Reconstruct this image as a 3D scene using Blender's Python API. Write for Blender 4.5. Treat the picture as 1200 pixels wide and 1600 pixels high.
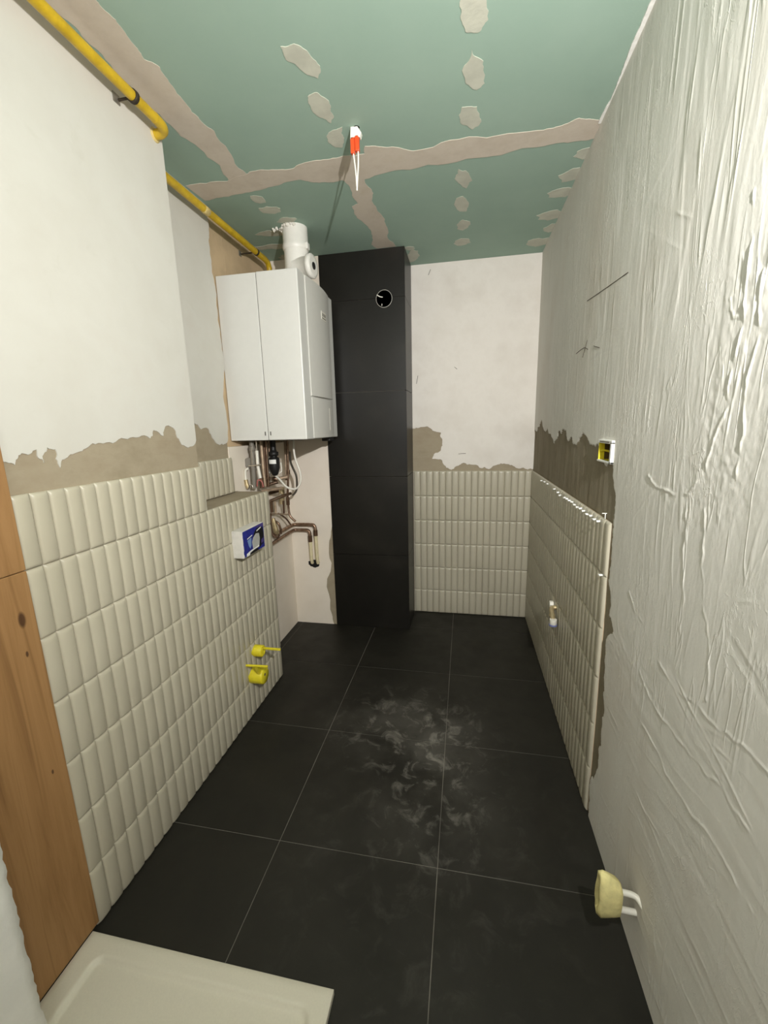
import bpy, bmesh, math, random
import numpy as np
from mathutils import Vector, Matrix

for o in list(bpy.data.objects):
    bpy.data.objects.remove(o, do_unlink=True)
SC = bpy.context.scene
COL = SC.collection
random.seed(7)
RNG = np.random.default_rng(11)

# ------------------------------------------------------------------ camera
YAW, PITCH, ROLL, FPX = 0.19501981, -0.20175799, 0.02558589, 646.94
Rm = Matrix.Rotation(YAW, 3, 'Z') @ Matrix.Rotation(PITCH, 3, 'X') @ Matrix.Rotation(ROLL, 3, 'Y')
right, fwd, up = Rm.col[0], Rm.col[1], Rm.col[2]
cam = bpy.data.cameras.new('camera')
cam.sensor_fit = 'HORIZONTAL'
cam.sensor_width = 36.0
cam.lens = FPX / 1200 * 36.0
cam.clip_start = 0.02
co = bpy.data.objects.new('camera', cam)
M = Matrix.Identity(4)
for i in range(3):
    M[i][0], M[i][1], M[i][2] = right[i], up[i], -fwd[i]
M[2][3] = 1.55
co.matrix_world = M
COL.objects.link(co)
SC.camera = co

# ------------------------------------------------------------------ light
wd = bpy.data.worlds.new('world')
SC.world = wd
wd.use_nodes = True
bg = wd.node_tree.nodes['Background']
bg.inputs[0].default_value = (1.0, 0.95, 0.86, 1)
bg.inputs[1].default_value = 0.2

lamp = bpy.data.lights.new('work_lamp_light', 'AREA')   # small LED flood near the ceiling by the right wall
lamp.shape = 'DISK'
lamp.size = 0.035
lamp.spread = math.radians(146)
lamp.energy = 41
lamp.color = (1.0, 0.985, 0.97)
lo = bpy.data.objects.new('work_lamp_light', lamp)
lo.location = (0.405, 0.03, 2.07)
lo.rotation_euler = Vector((-0.19, 0.98, -0.06)).to_track_quat('-Z', 'Y').to_euler()
COL.objects.link(lo)
# second, cooler lamp further back in the room
lamp2 = bpy.data.lights.new('rear_lamp_light', 'POINT')
lamp2.energy = 24
lamp2.color = (1.0, 0.99, 0.95)
lamp2.shadow_soft_size = 0.18
lo2 = bpy.data.objects.new('rear_lamp_light', lamp2)
lo2.location = (-0.25, -0.55, 2.1)
COL.objects.link(lo2)

vs = SC.view_settings
vs.view_transform = 'Standard'
vs.look = 'None'
vs.gamma = 1
vs.use_curve_mapping = False
vs.exposure = 0.0


# ------------------------------------------------------------------ materials
def lin(c):
    r = []
    for v in c:
        v /= 255.0
        r.append(v / 12.92 if v <= 0.04045 else ((v + 0.055) / 1.055) ** 2.4)
    return (r[0], r[1], r[2], 1)


class NT:
    def __init__(s, m):
        s.t = m.node_tree
        s.n = s.t.nodes
        s.b = s.n['Principled BSDF']
        s._co = None

    def node(s, typ, **kw):
        n = s.n.new(typ)
        for k, v in kw.items():
            setattr(n, k, v)
        return n

    def link(s, a, b):
        s.t.links.new(a, b)

    def coord(s, scale=(1, 1, 1), rot=(0, 0, 0)):
        # world position: pieces that share a mesh still differ
        if s._co is None:
            s._co = s.node('ShaderNodeNewGeometry')
        mp = s.node('ShaderNodeMapping')
        mp.inputs['Scale'].default_value = scale
        mp.inputs['Rotation'].default_value = rot
        s.link(s._co.outputs['Position'], mp.inputs[0])
        return mp.outputs[0]

    def noise(s, scale, detail=4, rough=0.55, stretch=(1, 1, 1), dist=0.0, rot=(0, 0, 0)):
        n = s.node('ShaderNodeTexNoise')
        n.inputs['Scale'].default_value = scale
        n.inputs['Detail'].default_value = detail
        n.inputs['Roughness'].default_value = rough
        n.inputs['Distortion'].default_value = dist
        s.link(s.coord(stretch, rot), n.inputs['Vector'])
        return n.outputs['Fac']

    def ramp(s, fac, stops):
        r = s.node('ShaderNodeValToRGB')
        e = r.color_ramp.elements
        while len(e) > 1:
            e.remove(e[-1])
        e[0].position, e[0].color = stops[0]
        for p, c in stops[1:]:
            k = e.new(p)
            k.color = c
        s.link(fac, r.inputs[0])
        return r.outputs[0]

    def mix(s, fac, a, b):
        m = s.node('ShaderNodeMix', data_type='RGBA')
        if isinstance(fac, (int, float)):
            m.inputs[0].default_value = fac
        else:
            s.link(fac, m.inputs[0])
        for i, v in ((6, a), (7, b)):
            if isinstance(v, tuple):
                m.inputs[i].default_value = v
            else:
                s.link(v, m.inputs[i])
        return m.outputs[2]

    def math(s, op, a, b=None):
        m = s.node('ShaderNodeMath', operation=op)
        for i, v in ((0, a), (1, b)):
            if v is None:
                continue
            if isinstance(v, (int, float)):
                m.inputs[i].default_value = v
            else:
                s.link(v, m.inputs[i])
        return m.outputs[0]

    def bump(s, h, strength, dist=0.01):
        b = s.node('ShaderNodeBump')
        b.inputs['Strength'].default_value = strength
        b.inputs['Distance'].default_value = dist
        s.link(h, b.inputs['Height'])
        s.link(b.outputs[0], s.b.inputs['Normal'])


def G(v):
    return (v, v, v, 1)


def new_mat(name, rough=0.6, metal=0.0, spec=0.5):
    m = bpy.data.materials.new(name)
    m.use_nodes = True
    t = NT(m)
    t.b.inputs['Roughness'].default_value = rough
    t.b.inputs['Metallic'].default_value = metal
    t.b.inputs['Specular IOR Level'].default_value = spec
    return m, t


def plain(name, c, rough=0.5, metal=0.0, var=0.06, scale=30, bump=0.0, bscale=80, spec=0.5):
    m, t = new_mat(name, rough, metal, spec)
    base = lin(c)
    lo_ = tuple(x * (1 - var) for x in base[:3]) + (1,)
    hi_ = tuple(min(1, x * (1 + var)) for x in base[:3]) + (1,)
    t.link(t.ramp(t.noise(scale), [(0.35, lo_), (0.65, hi_)]), t.b.inputs['Base Color'])
    if bump:
        t.bump(t.noise(bscale, 5), bump, 0.004)
    return m


MT = {}


def build_materials():
    # smooth skim plaster: blotches, faint stains
    m, t = new_mat('skim_plaster', 0.75, spec=0.3)
    base = t.ramp(t.noise(2.6, 6, 0.6), [(0.3, lin((198, 194, 184))), (0.55, lin((204, 201, 192))), (0.75, lin((200, 194, 184)))])
    stain = t.ramp(t.noise(7.0, 5, 0.65, dist=0.6), [(0.62, G(0)), (0.74, G(1))])
    t.link(t.mix(t.math('MULTIPLY', stain, 0.35), base, lin((190, 186, 174))), t.b.inputs['Base Color'])
    t.bump(t.noise(9, 6, 0.6), 0.12, 0.01)
    MT['skim'] = m
    m, t = new_mat('back_plaster', 0.8, spec=0.3)
    base = t.ramp(t.noise(3.2, 7, 0.62), [(0.3, lin((216, 209, 199))), (0.5, lin((226, 220, 211))), (0.7, lin((218, 211, 201)))])
    t.link(base, t.b.inputs['Base Color'])
    t.bump(t.noise(14, 6, 0.6, (1, 1, 0.5)), 0.1, 0.01)
    MT['skim_back'] = m
    m, t = new_mat('niche_plaster', 0.8, spec=0.3)
    t.link(t.ramp(t.noise(3.5, 6), [(0.3, lin((228, 217, 201))), (0.7, lin((238, 228, 214)))]), t.b.inputs['Base Color'])
    t.bump(t.noise(20, 5), 0.1, 0.006)
    MT['skim_niche'] = m
    # rough trowelled plaster
    m, t = new_mat('trowelled_plaster', 0.8, spec=0.2)
    b1 = t.ramp(t.noise(2.2, 6, 0.6, (1, 1, 0.5)), [(0.3, lin((214, 211, 202))), (0.5, lin((224, 221, 213))), (0.7, lin((216, 210, 200)))])
    t.link(b1, t.b.inputs['Base Color'])
    a = t.noise(26, 6, 0.6, (1, 1, 0.22), 0.4)
    b = t.noise(130, 4, 0.6)
    def hair(scale, stretch, width, rot=(0, 0, 0), dist=0.5):
        n_ = t.noise(scale, 3, 0.55, stretch, dist, rot)
        return t.ramp(t.math('ABSOLUTE', t.math('SUBTRACT', n_, 0.5)), [(0.0, G(1)), (width, G(0))])
    sparse = t.ramp(t.noise(2.6, 4, 0.6), [(0.46, G(0)), (0.6, G(1))])
    sparse2 = t.ramp(t.noise(3.7, 4, 0.6, (1, 1, 0.8)), [(0.5, G(0)), (0.66, G(1))])
    h = t.math('ADD', t.math('MULTIPLY', a, 0.5), t.math('MULTIPLY', b, 0.14))
    h = t.math('ADD', h, t.math('MULTIPLY', t.math('MULTIPLY', hair(9, (1, 1, 0.16), 0.02), sparse), 0.55))
    h = t.math('ADD', h, t.math('MULTIPLY', t.math('MULTIPLY', hair(14, (1, 1, 0.45), 0.016, dist=1.2), sparse2), 0.5))
    chips = t.ramp(t.noise(60, 4, 0.7, (1, 1, 0.7)), [(0.56, G(0)), (0.62, G(1))])
    h = t.math('ADD', h, t.math('MULTIPLY', t.math('MULTIPLY', chips, sparse2), 0.35))
    t.bump(h, 0.3, 0.006)
    MT['trowel'] = m
    # tile adhesive / grey-brown render
    m, t = new_mat('tile_adhesive', 0.9, spec=0.2)
    t.link(t.ramp(t.noise(5, 7, 0.65, (1, 1, 1.6)), [(0.3, lin((146, 134, 112))), (0.5, lin((160, 148, 126))), (0.72, lin((150, 136, 114)))]), t.b.inputs['Base Color'])
    t.bump(t.noise(18, 6, 0.6, (0.4, 0.4, 1.6)), 0.35, 0.006)
    MT['adhesive'] = m
    m, t = new_mat('dark_adhesive', 0.9, spec=0.2)
    t.link(t.ramp(t.noise(6, 7, 0.65, (1, 1, 0.5)), [(0.3, lin((120, 110, 90))), (0.5, lin((140, 130, 110))), (0.72, lin((150, 142, 124)))]), t.b.inputs['Base Color'])
    t.bump(t.noise(30, 6, 0.6, (1, 1, 0.4)), 0.4, 0.006)
    MT['adhesive_dark'] = m
    MT['white_plaster'] = plain('white_plaster', (238, 236, 230), 0.9, var=0.03, scale=9, bump=0.5, bscale=40)
    MT['bare_board'] = plain('bare_board', (196, 172, 138), 0.9, var=0.12, scale=5, bump=0.1)
    # fluted ceramic tile
    m, t = new_mat('glazed_sage_tile', 0.34, spec=0.5)
    t.link(t.ramp(t.noise(3.0, 5), [(0.3, lin((180, 173, 153))), (0.7, lin((188, 181, 161)))]), t.b.inputs['Base Color'])
    t.bump(t.noise(45, 4), 0.06, 0.004)
    MT['tile'] = m
    MT['grout_bed'] = plain('grout_bed', (196, 190, 174), 0.9, var=0.1, scale=20)
    MT['tile_edge'] = plain('tile_edge', (214, 190, 160), 0.7)
    # black stoneware floor
    m, t = new_mat('black_stoneware', 0.5, spec=0.35)
    base = t.ramp(t.noise(4.5, 7, 0.65), [(0.3, lin((28, 26, 21))), (0.55, lin((34, 32, 26))), (0.75, lin((42, 39, 33)))])
    # chalky dust scuffed where people stand
    geo = t._co
    dust = t.ramp(t.noise(11, 8, 0.68, (1, 1, 1), 0.7), [(0.52, G(0)), (0.72, G(1))])
    d2 = t.ramp(t.noise(2.0, 5, 0.6), [(0.42, G(0)), (0.68, G(1))])
    def blob(c, rx, ry):
        mp = t.node('ShaderNodeMapping', vector_type='POINT')
        mp.inputs['Location'].default_value = (-c[0] / rx, -c[1] / ry, 0)
        mp.inputs['Scale'].default_value = (1 / rx, 1 / ry, 0)
        t.link(geo.outputs['Position'], mp.inputs[0])
        ln = t.node('ShaderNodeVectorMath', operation='LENGTH')
        t.link(mp.outputs[0], ln.inputs[0])
        mr = t.node('ShaderNodeMapRange', interpolation_type='SMOOTHSTEP')
        mr.inputs[1].default_value = 1.0
        mr.inputs[2].default_value = 0.2
        t.link(ln.outputs['Value'], mr.inputs[0])
        return mr.outputs[0]
    area = t.math('ADD', blob((-0.28, 1.9), 0.55, 0.42), t.math('MULTIPLY', blob((-0.12, 1.55), 0.35, 0.5), 0.8))
    area = t.math('ADD', area, t.math('MULTIPLY', blob((-0.1, 1.2), 0.8, 1.2), 0.16))
    k = t.math('MULTIPLY', t.math('MULTIPLY', dust, area), 0.8)
    k = t.math('ADD', k, t.math('MULTIPLY', t.math('MULTIPLY', d2, area), 0.34))
    k = t.math('MINIMUM', k, 1.0)
    t.link(t.mix(k, base, lin((120, 116, 108))), t.b.inputs['Base Color'])
    rr = t.ramp(t.noise(5, 6, 0.6), [(0.3, G(0.42)), (0.7, G(0.62))])
    t.link(rr, t.b.inputs['Roughness'])
    t.bump(t.noise(60, 4), 0.05, 0.004)
    MT['floor_tile'] = m
    m, t = new_mat('black_wall_tile', 0.38, spec=0.35)
    base = t.ramp(t.noise(2.6, 7, 0.65), [(0.3, lin((20, 18, 15))), (0.55, lin((27, 25, 21))), (0.75, lin((40, 37, 32)))])
    t.link(base, t.b.inputs['Base Color'])
    MT['col_tile'] = m
    MT['grout'] = plain('floor_grout', (112, 107, 98), 0.9, var=0.35, scale=4)
    MT['grout_dark'] = plain('pillar_grout', (124, 118, 108), 0.9)
    # ceiling
    m, t = new_mat('green_plasterboard', 0.85, spec=0.2)
    t.link(t.ramp(t.noise(3, 6, 0.6), [(0.3, lin((150, 173, 158))), (0.7, lin((157, 179, 164)))]), t.b.inputs['Base Color'])
    t.bump(t.noise(160, 3), 0.05, 0.003)
    MT['board'] = m
    m, t = new_mat('joint_compound', 0.9, spec=0.2)
    t.link(t.ramp(t.noise(9, 6, 0.65), [(0.3, lin((196, 184, 168))), (0.55, lin((206, 195, 180))), (0.75, lin((200, 188, 170)))]), t.b.inputs['Base Color'])
    t.bump(t.noise(30, 5), 0.2, 0.004)
    MT['compound'] = m
    MT['filler'] = plain('screw_filler', (192, 192, 176), 0.9, var=0.08, scale=14, bump=0.2)
    # wood
    m, t = new_mat('pine_board', 0.6, spec=0.3)
    g = t.noise(9, 6, 0.6, (1, 3.2, 0.16), 0.8)
    col = t.ramp(g, [(0.25, lin((118, 86, 52))), (0.45, lin((148, 111, 70))), (0.6, lin((160, 122, 79))), (0.78, lin((130, 95, 59)))])
    kk = None
    for c, r in (((-1.13, 0.805, 1.08), 0.015), ((-1.13, 0.80, 0.985), 0.006), ((-1.13, 0.80, 0.62), 0.005)):
        mp = t.node('ShaderNodeMapping')
        mp.inputs['Location'].default_value = (0, -c[1] / r * 1.6, -c[2] / r * 0.7)
        mp.inputs['Scale'].default_value = (0, 1 / r * 1.6, 1 / r * 0.7)
        t.link(t._co.outputs['Position'], mp.inputs[0])
        ln = t.node('ShaderNodeVectorMath', operation='LENGTH')
        t.link(mp.outputs[0], ln.inputs[0])
        mr = t.node('ShaderNodeMapRange')
        mr.inputs[1].default_value = 1.2
        mr.inputs[2].default_value = 0.6
        t.link(ln.outputs['Value'], mr.inputs[0])
        kk = mr.outputs[0] if kk is None else t.math('ADD', kk, mr.outputs[0])
    t.link(t.mix(t.math('MINIMUM', kk, 0.85), col, lin((62, 38, 22))), t.b.inputs['Base Color'])
    t.bump(g, 0.15, 0.004)
    MT['wood'] = m
    # smaller things
    MT['tray'] = plain('shower_tray_resin', (212, 206, 188), 0.5, var=0.02, scale=200, bump=0.06, bscale=400)
    MT['boiler'] = plain('boiler_white_enamel', (214, 213, 207), 0.35, var=0.01)
    MT['boiler_plastic'] = plain('boiler_white_plastic', (208, 206, 199), 0.4, var=0.01)
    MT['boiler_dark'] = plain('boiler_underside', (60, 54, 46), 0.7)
    MT['seam'] = plain('seam_dark', (88, 84, 76), 0.8)
    MT['badge'] = plain('badge_grey', (120, 116, 106), 0.4, 0.3)
    MT['pvc'] = plain('white_flue_plastic', (232, 229, 221), 0.4, var=0.015)
    MT['crumb'] = plain('crumbly_plaster', (228, 224, 214), 0.95, bump=0.5)
    MT['black'] = plain('black_rubber', (24, 23, 22), 0.5)
    MT['hole'] = plain('dark_cavity', (22, 19, 16), 0.95)
    m, t = new_mat('yellow_gas_paint', 0.4, spec=0.5)
    t.link(t.ramp(t.noise(22, 5, 0.6), [(0.3, lin((178, 146, 24))), (0.6, lin((204, 170, 36))), (0.8, lin((188, 158, 32)))]), t.b.inputs['Base Color'])
    t.bump(t.noise(60, 4), 0.08, 0.003)
    MT['gas'] = m
    MT['gas_wear'] = plain('worn_gas_paint', (206, 184, 120), 0.6, var=0.2)
    MT['clip'] = plain('pipe_clip_rubber', (46, 36, 20), 0.7)
    MT['metal'] = plain('zinc_metal', (150, 146, 136), 0.4, 0.7)
    MT['chrome'] = plain('chromed_metal', (212, 204, 192), 0.2, 0.9)
    m, t = new_mat('copper_pipe', 0.35, 0.85)
    t.link(t.ramp(t.noise(28, 5, 0.6), [(0.3, lin((110, 86, 68))), (0.55, lin((154, 128, 108))), (0.75, lin((180, 158, 138)))]), t.b.inputs['Base Color'])
    MT['copper'] = m
    MT['copper_pale'] = plain('dull_copper', (178, 156, 132), 0.5, 0.45, var=0.2)
    MT['copper_dark'] = plain('brown_copper', (92, 68, 50), 0.5, 0.5, var=0.2)
    MT['brass'] = plain('brass', (190, 172, 134), 0.45, 0.6, var=0.25)
    MT['grey_pipe'] = plain('grey_pipe', (122, 116, 106), 0.5)
    MT['white_plastic'] = plain('white_plastic', (228, 224, 212), 0.45, var=0.02)
    MT['cream_sleeve'] = plain('cream_sleeve', (222, 210, 172), 0.6)
    MT['pink'] = plain('red_wire', (176, 104, 96), 0.5)
    MT['blue_print'] = plain('blue_film', (34, 40, 128), 0.3, var=0.25, scale=40)
    MT['violet_print'] = plain('violet_film', (78, 66, 128), 0.35, var=0.15)
    MT['lblue_print'] = plain('light_blue_print', (120, 148, 190), 0.35)
    MT['black_print'] = plain('black_print', (20, 20, 24), 0.35)
    MT['grey_print'] = plain('grey_print', (176, 176, 170), 0.4)
    MT['white_print'] = plain('white_print', (236, 236, 230), 0.4)
    MT['foamboard'] = plain('white_polystyrene', (206, 202, 194), 0.85, bump=0.15)
    MT['yellow'] = plain('yellow_plug_plastic', (224, 208, 44), 0.4, var=0.04)
    MT['yellow_dim'] = plain('yellow_box_plastic', (226, 206, 40), 0.5)
    MT['box_inner_shade'] = plain('box_inner_shade', (84, 64, 14), 0.7, var=0.2)  # yellow box plastic with its inner shade painted in as brown
    MT['orange'] = plain('orange_connector', (226, 78, 36), 0.35, var=0.04)
    MT['foam'] = plain('cream_foam', (226, 214, 150), 0.95, var=0.12, scale=30, bump=0.5, bscale=60)
    MT['blue_cap'] = plain('blue_cap', (110, 116, 160), 0.4)
    MT['pencil'] = plain('pencil_grey', (92, 84, 76), 0.9)


build_materials()


# ------------------------------------------------------------------ mesh helpers
class MB:
    def __init__(s):
        s.v, s.f, s.sm = [], [], []

    def add(s, vs, fs, smooth=False):
        o = len(s.v)
        s.v += [tuple(v) for v in vs]
        s.f += [tuple(i + o for i in f) for f in fs]
        s.sm += [smooth] * len(fs)

    def box(s, a, b):
        x0, y0, z0 = a
        x1, y1, z1 = b
        s.add([(x0, y0, z0), (x1, y0, z0), (x1, y1, z0), (x0, y1, z0), (x0, y0, z1), (x1, y0, z1), (x1, y1, z1), (x0, y1, z1)],
              [(0, 3, 2, 1), (4, 5, 6, 7), (0, 1, 5, 4), (1, 2, 6, 5), (2, 3, 7, 6), (3, 0, 4, 7)])

    def cbox(s, a, b, c=0.003):
        """box with chamfered edges"""
        bm = bmesh.new()
        bmesh.ops.create_cube(bm, size=1)
        for v in bm.verts:
            v.co = Vector([(a[i] + b[i]) / 2 + v.co[i] * (b[i] - a[i]) for i in range(3)])
        bmesh.ops.bevel(bm, geom=list(bm.edges), offset=c, segments=2, profile=0.5, affect='EDGES')
        s.bm(bm)

    def bm(s, bm, smooth=False):
        bm.verts.index_update()
        s.add([v.co[:] for v in bm.verts], [[v.index for v in f.verts] for f in bm.faces], smooth)
        bm.free()

    def tube(s, pts, r, n=10, cap=True, sub=0, closed=False):
        pts = [Vector(p) for p in pts]
        if sub:
            pts = smooth_path(pts, sub)
        rr = r if isinstance(r, (list, tuple)) else [r] * len(pts)
        if len(rr) != len(pts):
            rr = list(np.interp(np.linspace(0, 1, len(pts)), np.linspace(0, 1, len(rr)), rr))
        t0 = (pts[1] - pts[0]).normalized()
        ref = Vector((0, 0, 1)) if abs(t0.z) < 0.9 else Vector((1, 0, 0))
        nrm = t0.cross(ref).normalized()
        vs, fs = [], []
        for i, p in enumerate(pts):
            if i == 0:
                t = t0
            elif i == len(pts) - 1:
                t = (pts[i] - pts[i - 1]).normalized()
            else:
                t = ((pts[i] - pts[i - 1]).normalized() + (pts[i + 1] - pts[i]).normalized()).normalized()
            nrm = (nrm - t * nrm.dot(t)).normalized()
            bn = t.cross(nrm)
            for k in range(n):
                a = 2 * math.pi * k / n
                vs.append(p + (nrm * math.cos(a) + bn * math.sin(a)) * rr[i])
        for i in range(len(pts) - 1):
            for k in range(n):
                k2 = (k + 1) % n
                fs.append((i * n + k, i * n + k2, (i + 1) * n + k2, (i + 1) * n + k))
        s.add(vs, fs, True)
        if cap:
            m = len(pts) - 1
            s.add([vs[k] for k in range(n)], [tuple(reversed(range(n)))])
            s.add([vs[m * n + k] for k in range(n)], [tuple(range(n))])

    def lathe(s, c, axis, prof, n=24, smooth=True, cap=True):
        """prof: list of (distance along axis, radius)"""
        c = Vector(c)
        ax = Vector(axis).normalized()
        ref = Vector((0, 0, 1)) if abs(ax.z) < 0.9 else Vector((1, 0, 0))
        e1 = ax.cross(ref).normalized()
        e2 = ax.cross(e1)
        vs, fs = [], []
        for d, r in prof:
            for k in range(n):
                a = 2 * math.pi * k / n
                vs.append(c + ax * d + (e1 * math.cos(a) + e2 * math.sin(a)) * r)
        for i in range(len(prof) - 1):
            for k in range(n):
                k2 = (k + 1) % n
                fs.append((i * n + k, i * n + k2, (i + 1) * n + k2, (i + 1) * n + k))
        s.add(vs, fs, smooth)
        if cap:
            m = len(prof) - 1
            if prof[0][1] > 1e-5:
                s.add(vs[:n], [tuple(reversed(range(n)))])
            if prof[-1][1] > 1e-5:
                s.add(vs[m * n:], [tuple(range(n))])

    def prism(s, poly, axis, lo, hi, smooth=False):
        """extrude a 2D outline along world axis 0/1/2; the outline lists the other two coordinates in order"""
        bm = bmesh.new()
        oth = [i for i in range(3) if i != axis]
        vs = []
        for p in poly:
            q = [0, 0, 0]
            q[oth[0]], q[oth[1]], q[axis] = p[0], p[1], lo
            vs.append(bm.verts.new(q))
        f = bm.faces.new(vs)
        r = bmesh.ops.extrude_face_region(bm, geom=[f])
        for g in r['geom']:
            if isinstance(g, bmesh.types.BMVert):
                g.co[axis] = hi
        bmesh.ops.recalc_face_normals(bm, faces=bm.faces)
        big = [f for f in bm.faces if len(f.verts) > 4]
        bmesh.ops.triangulate(bm, faces=big)
        s.bm(bm, smooth)

    def mesh(s, name, mats):
        me = bpy.data.meshes.new(name)
        me.from_pydata(s.v, [], s.f)
        me.polygons.foreach_set('use_smooth', s.sm)
        for m in (mats if isinstance(mats, list) else [mats]):
            me.materials.append(MT[m])
        me.update()
        bm = bmesh.new()
        bm.from_mesh(me)
        bmesh.ops.recalc_face_normals(bm, faces=bm.faces)
        bm.to_mesh(me)
        bm.free()
        return me

    def build(s, name, mats, parent=None, **kw):
        return link(name, s.mesh(name, mats), parent, **kw)


def link(name, me, parent=None, label=None, cat=None, group=None, kind=None, loc=None):
    o = bpy.data.objects.new(name, me)
    COL.objects.link(o)
    if parent:
        o.parent = parent
        o.matrix_parent_inverse = parent.matrix_world.inverted()
    if loc:
        o.location = loc
    tag(o, label, cat, group, kind)
    return o


def tag(o, label=None, cat=None, group=None, kind=None):
    if label:
        o['label'] = label
    if cat:
        o['category'] = cat
    if group:
        o['group'] = group
    if kind:
        o['kind'] = kind


def thing(name, loc, label, cat, group=None):
    """an Empty at the thing's base; parts keep world coordinates"""
    o = bpy.data.objects.new(name, None)
    o.empty_display_size = 0.05
    o.location = loc
    COL.objects.link(o)
    o.matrix_world = Matrix.Translation(loc)
    tag(o, label, cat, group)
    return o


def smooth_path(pts, sub):
    out = []
    P = [pts[0]] + list(pts) + [pts[-1]]
    for i in range(1, len(P) - 2):
        a, b, c, d = P[i - 1], P[i], P[i + 1], P[i + 2]
        for k in range(sub):
            u = k / sub
            out.append(0.5 * ((2 * b) + (-a + c) * u + (2 * a - 5 * b + 4 * c - d) * u * u + (-a + 3 * b - 3 * c + d) * u ** 3))
    out.append(pts[-1])
    return out


def jag(pts, amp, depth=3, seed=1):
    """break a traced outline up with midpoint noise"""
    r = random.Random(seed)
    p = [Vector(q) for q in pts]
    for _ in range(depth):
        q = [p[0]]
        for a, b in zip(p, p[1:]):
            d = b - a
            n = Vector((-d.y, d.x))
            q.append((a + b) / 2 + n * r.uniform(-amp, amp))
            q.append(b)
        p = q
    return [tuple(v) for v in p]


def inside(poly, y, z):
    """vectorised point-in-polygon"""
    res = np.zeros(y.shape, bool)
    n = len(poly)
    for i in range(n):
        x1, y1 = poly[i]
        x2, y2 = poly[(i + 1) % n]
        c = ((y1 > z) != (y2 > z)) & (y < (x2 - x1) * (z - y1) / ((y2 - y1) + 1e-12) + x1)
        res ^= c
    return res


# ------------------------------------------------------------------ dimensions
ZC = 2.70                       # ceiling
XL, XN, XD, XR = -1.147, -1.335, -1.375, 0.512   # near face, recess face, bare wall in the recess, right wall
YB, YN = 3.300, 2.967
Y0 = -1.3

# ------------------------------------------------------------------ floor
mb = MB()
mb.box((-1.6, Y0, -0.05), (0.75, 3.45, -0.0015))
floor = mb.build('floor', 'grout', label='black stoneware tiled bathroom floor with pale grout lines', cat='floor', kind='structure')
xs = [-1.6, -1.283, -0.680, -0.076, 0.528, 0.75]
ysj = [Y0, -0.602, 0.001, 0.602, 1.204, 1.806, 2.406, 3.007, 3.45]
g = 0.0013
for i in range(len(xs) - 1):
    for j in range(len(ysj) - 1):
        a = (max(xs[i], -1.40) + g, ysj[j] + g)
        b = (min(xs[i + 1], 0.56) - g, min(ysj[j + 1], 3.32) - g)
        if b[1] < 0 or b[0] - a[0] < 0.02:
            continue
        mb = MB()
        mb.cbox((a[0], a[1], -0.009), (b[0], b[1], 0.0), 0.0008)
        mb.build('tile', 'floor_tile', floor)

# ------------------------------------------------------------------ ceiling: green boards, taped joints, filled screw heads
mb = MB()
mb.box((-1.6, Y0, ZC + 0.0125), (0.75, 3.45, ZC + 0.08))
ceil = mb.build('ceiling', 'seam', label='green moisture resistant plasterboard ceiling with taped joints', cat='ceiling', kind='structure')
JX, JY, JX2 = -1.055, 2.075, -0.525
for a, b in (((-1.6, Y0), (JX, JY)), ((JX, Y0), (0.75, JY)), ((-1.6, JY), (JX2, 3.45)), ((JX2, JY), (0.75, 3.45))):
    mb = MB()
    mb.cbox((a[0] + .001, a[1] + .001, ZC), (b[0] - .001, b[1] - .001, ZC + 0.0125), 0.0008)
    mb.build('plasterboard', 'board', ceil)


STRIP_T = iter((0.0012, 0.0016, 0.0009))


def strip(pts_l, pts_r, seed, name='joint_compound', mat='compound'):
    t = next(STRIP_T)
    L = jag(pts_l, 0.1, 3, seed)
    R = jag(pts_r, 0.1, 3, seed + 1)
    mb = MB()
    mb.prism(L + R[::-1], 2, ZC - t, ZC + 0.0003 + t * 0.2)
    return mb.build(name, mat, ceil)


strip([(-1.128, -0.6), (-1.128, 1.177), (-1.118, 1.244), (-1.116, 1.35), (-1.124, 1.488), (-1.123, 1.643), (-1.096, 1.799), (-1.107, 2.05)],
      [(-0.995, -0.6), (-0.995, 1.207), (-0.988, 1.264), (-0.997, 1.344), (-1.005, 1.392), (-0.978, 1.429), (-0.989, 1.505), (-1.0, 1.622), (-0.978, 1.73), (-1.01, 1.961), (-0.975, 2.05)], 5)
strip([(-1.321, 2.03), (-1.113, 2.042), (-0.975, 1.999), (-0.857, 2.012), (-0.768, 2.019), (-0.639, 1.995), (-0.522, 1.991), (-0.438, 1.998), (-0.427, 1.95), (-0.318, 1.98), (-0.222, 2.028), (0.069, 2.015), (0.293, 2.022), (0.363, 2.009), (0.415, 1.983), (0.466, 2.002), (0.515, 2.027)],
      [(-1.312, 2.165), (-1.218, 2.158), (-1.057, 2.15), (-0.912, 2.129), (-0.774, 2.109), (-0.699, 2.154), (-0.589, 2.159), (-0.524, 2.19), (-0.266, 2.155), (0.075, 2.143), (0.311, 2.125), (0.437, 2.123), (0.515, 2.12)], 9)
strip([(-0.581, 2.15), (-0.577, 2.298), (-0.565, 2.382), (-0.604, 2.399), (-0.593, 2.566), (-0.573, 2.76), (-0.608, 2.882), (-0.584, 2.95)],
      [(-0.473, 2.12), (-0.47, 2.265), (-0.48, 2.34), (-0.483, 2.483), (-0.466, 2.677), (-0.458, 2.95)], 14)


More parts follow.
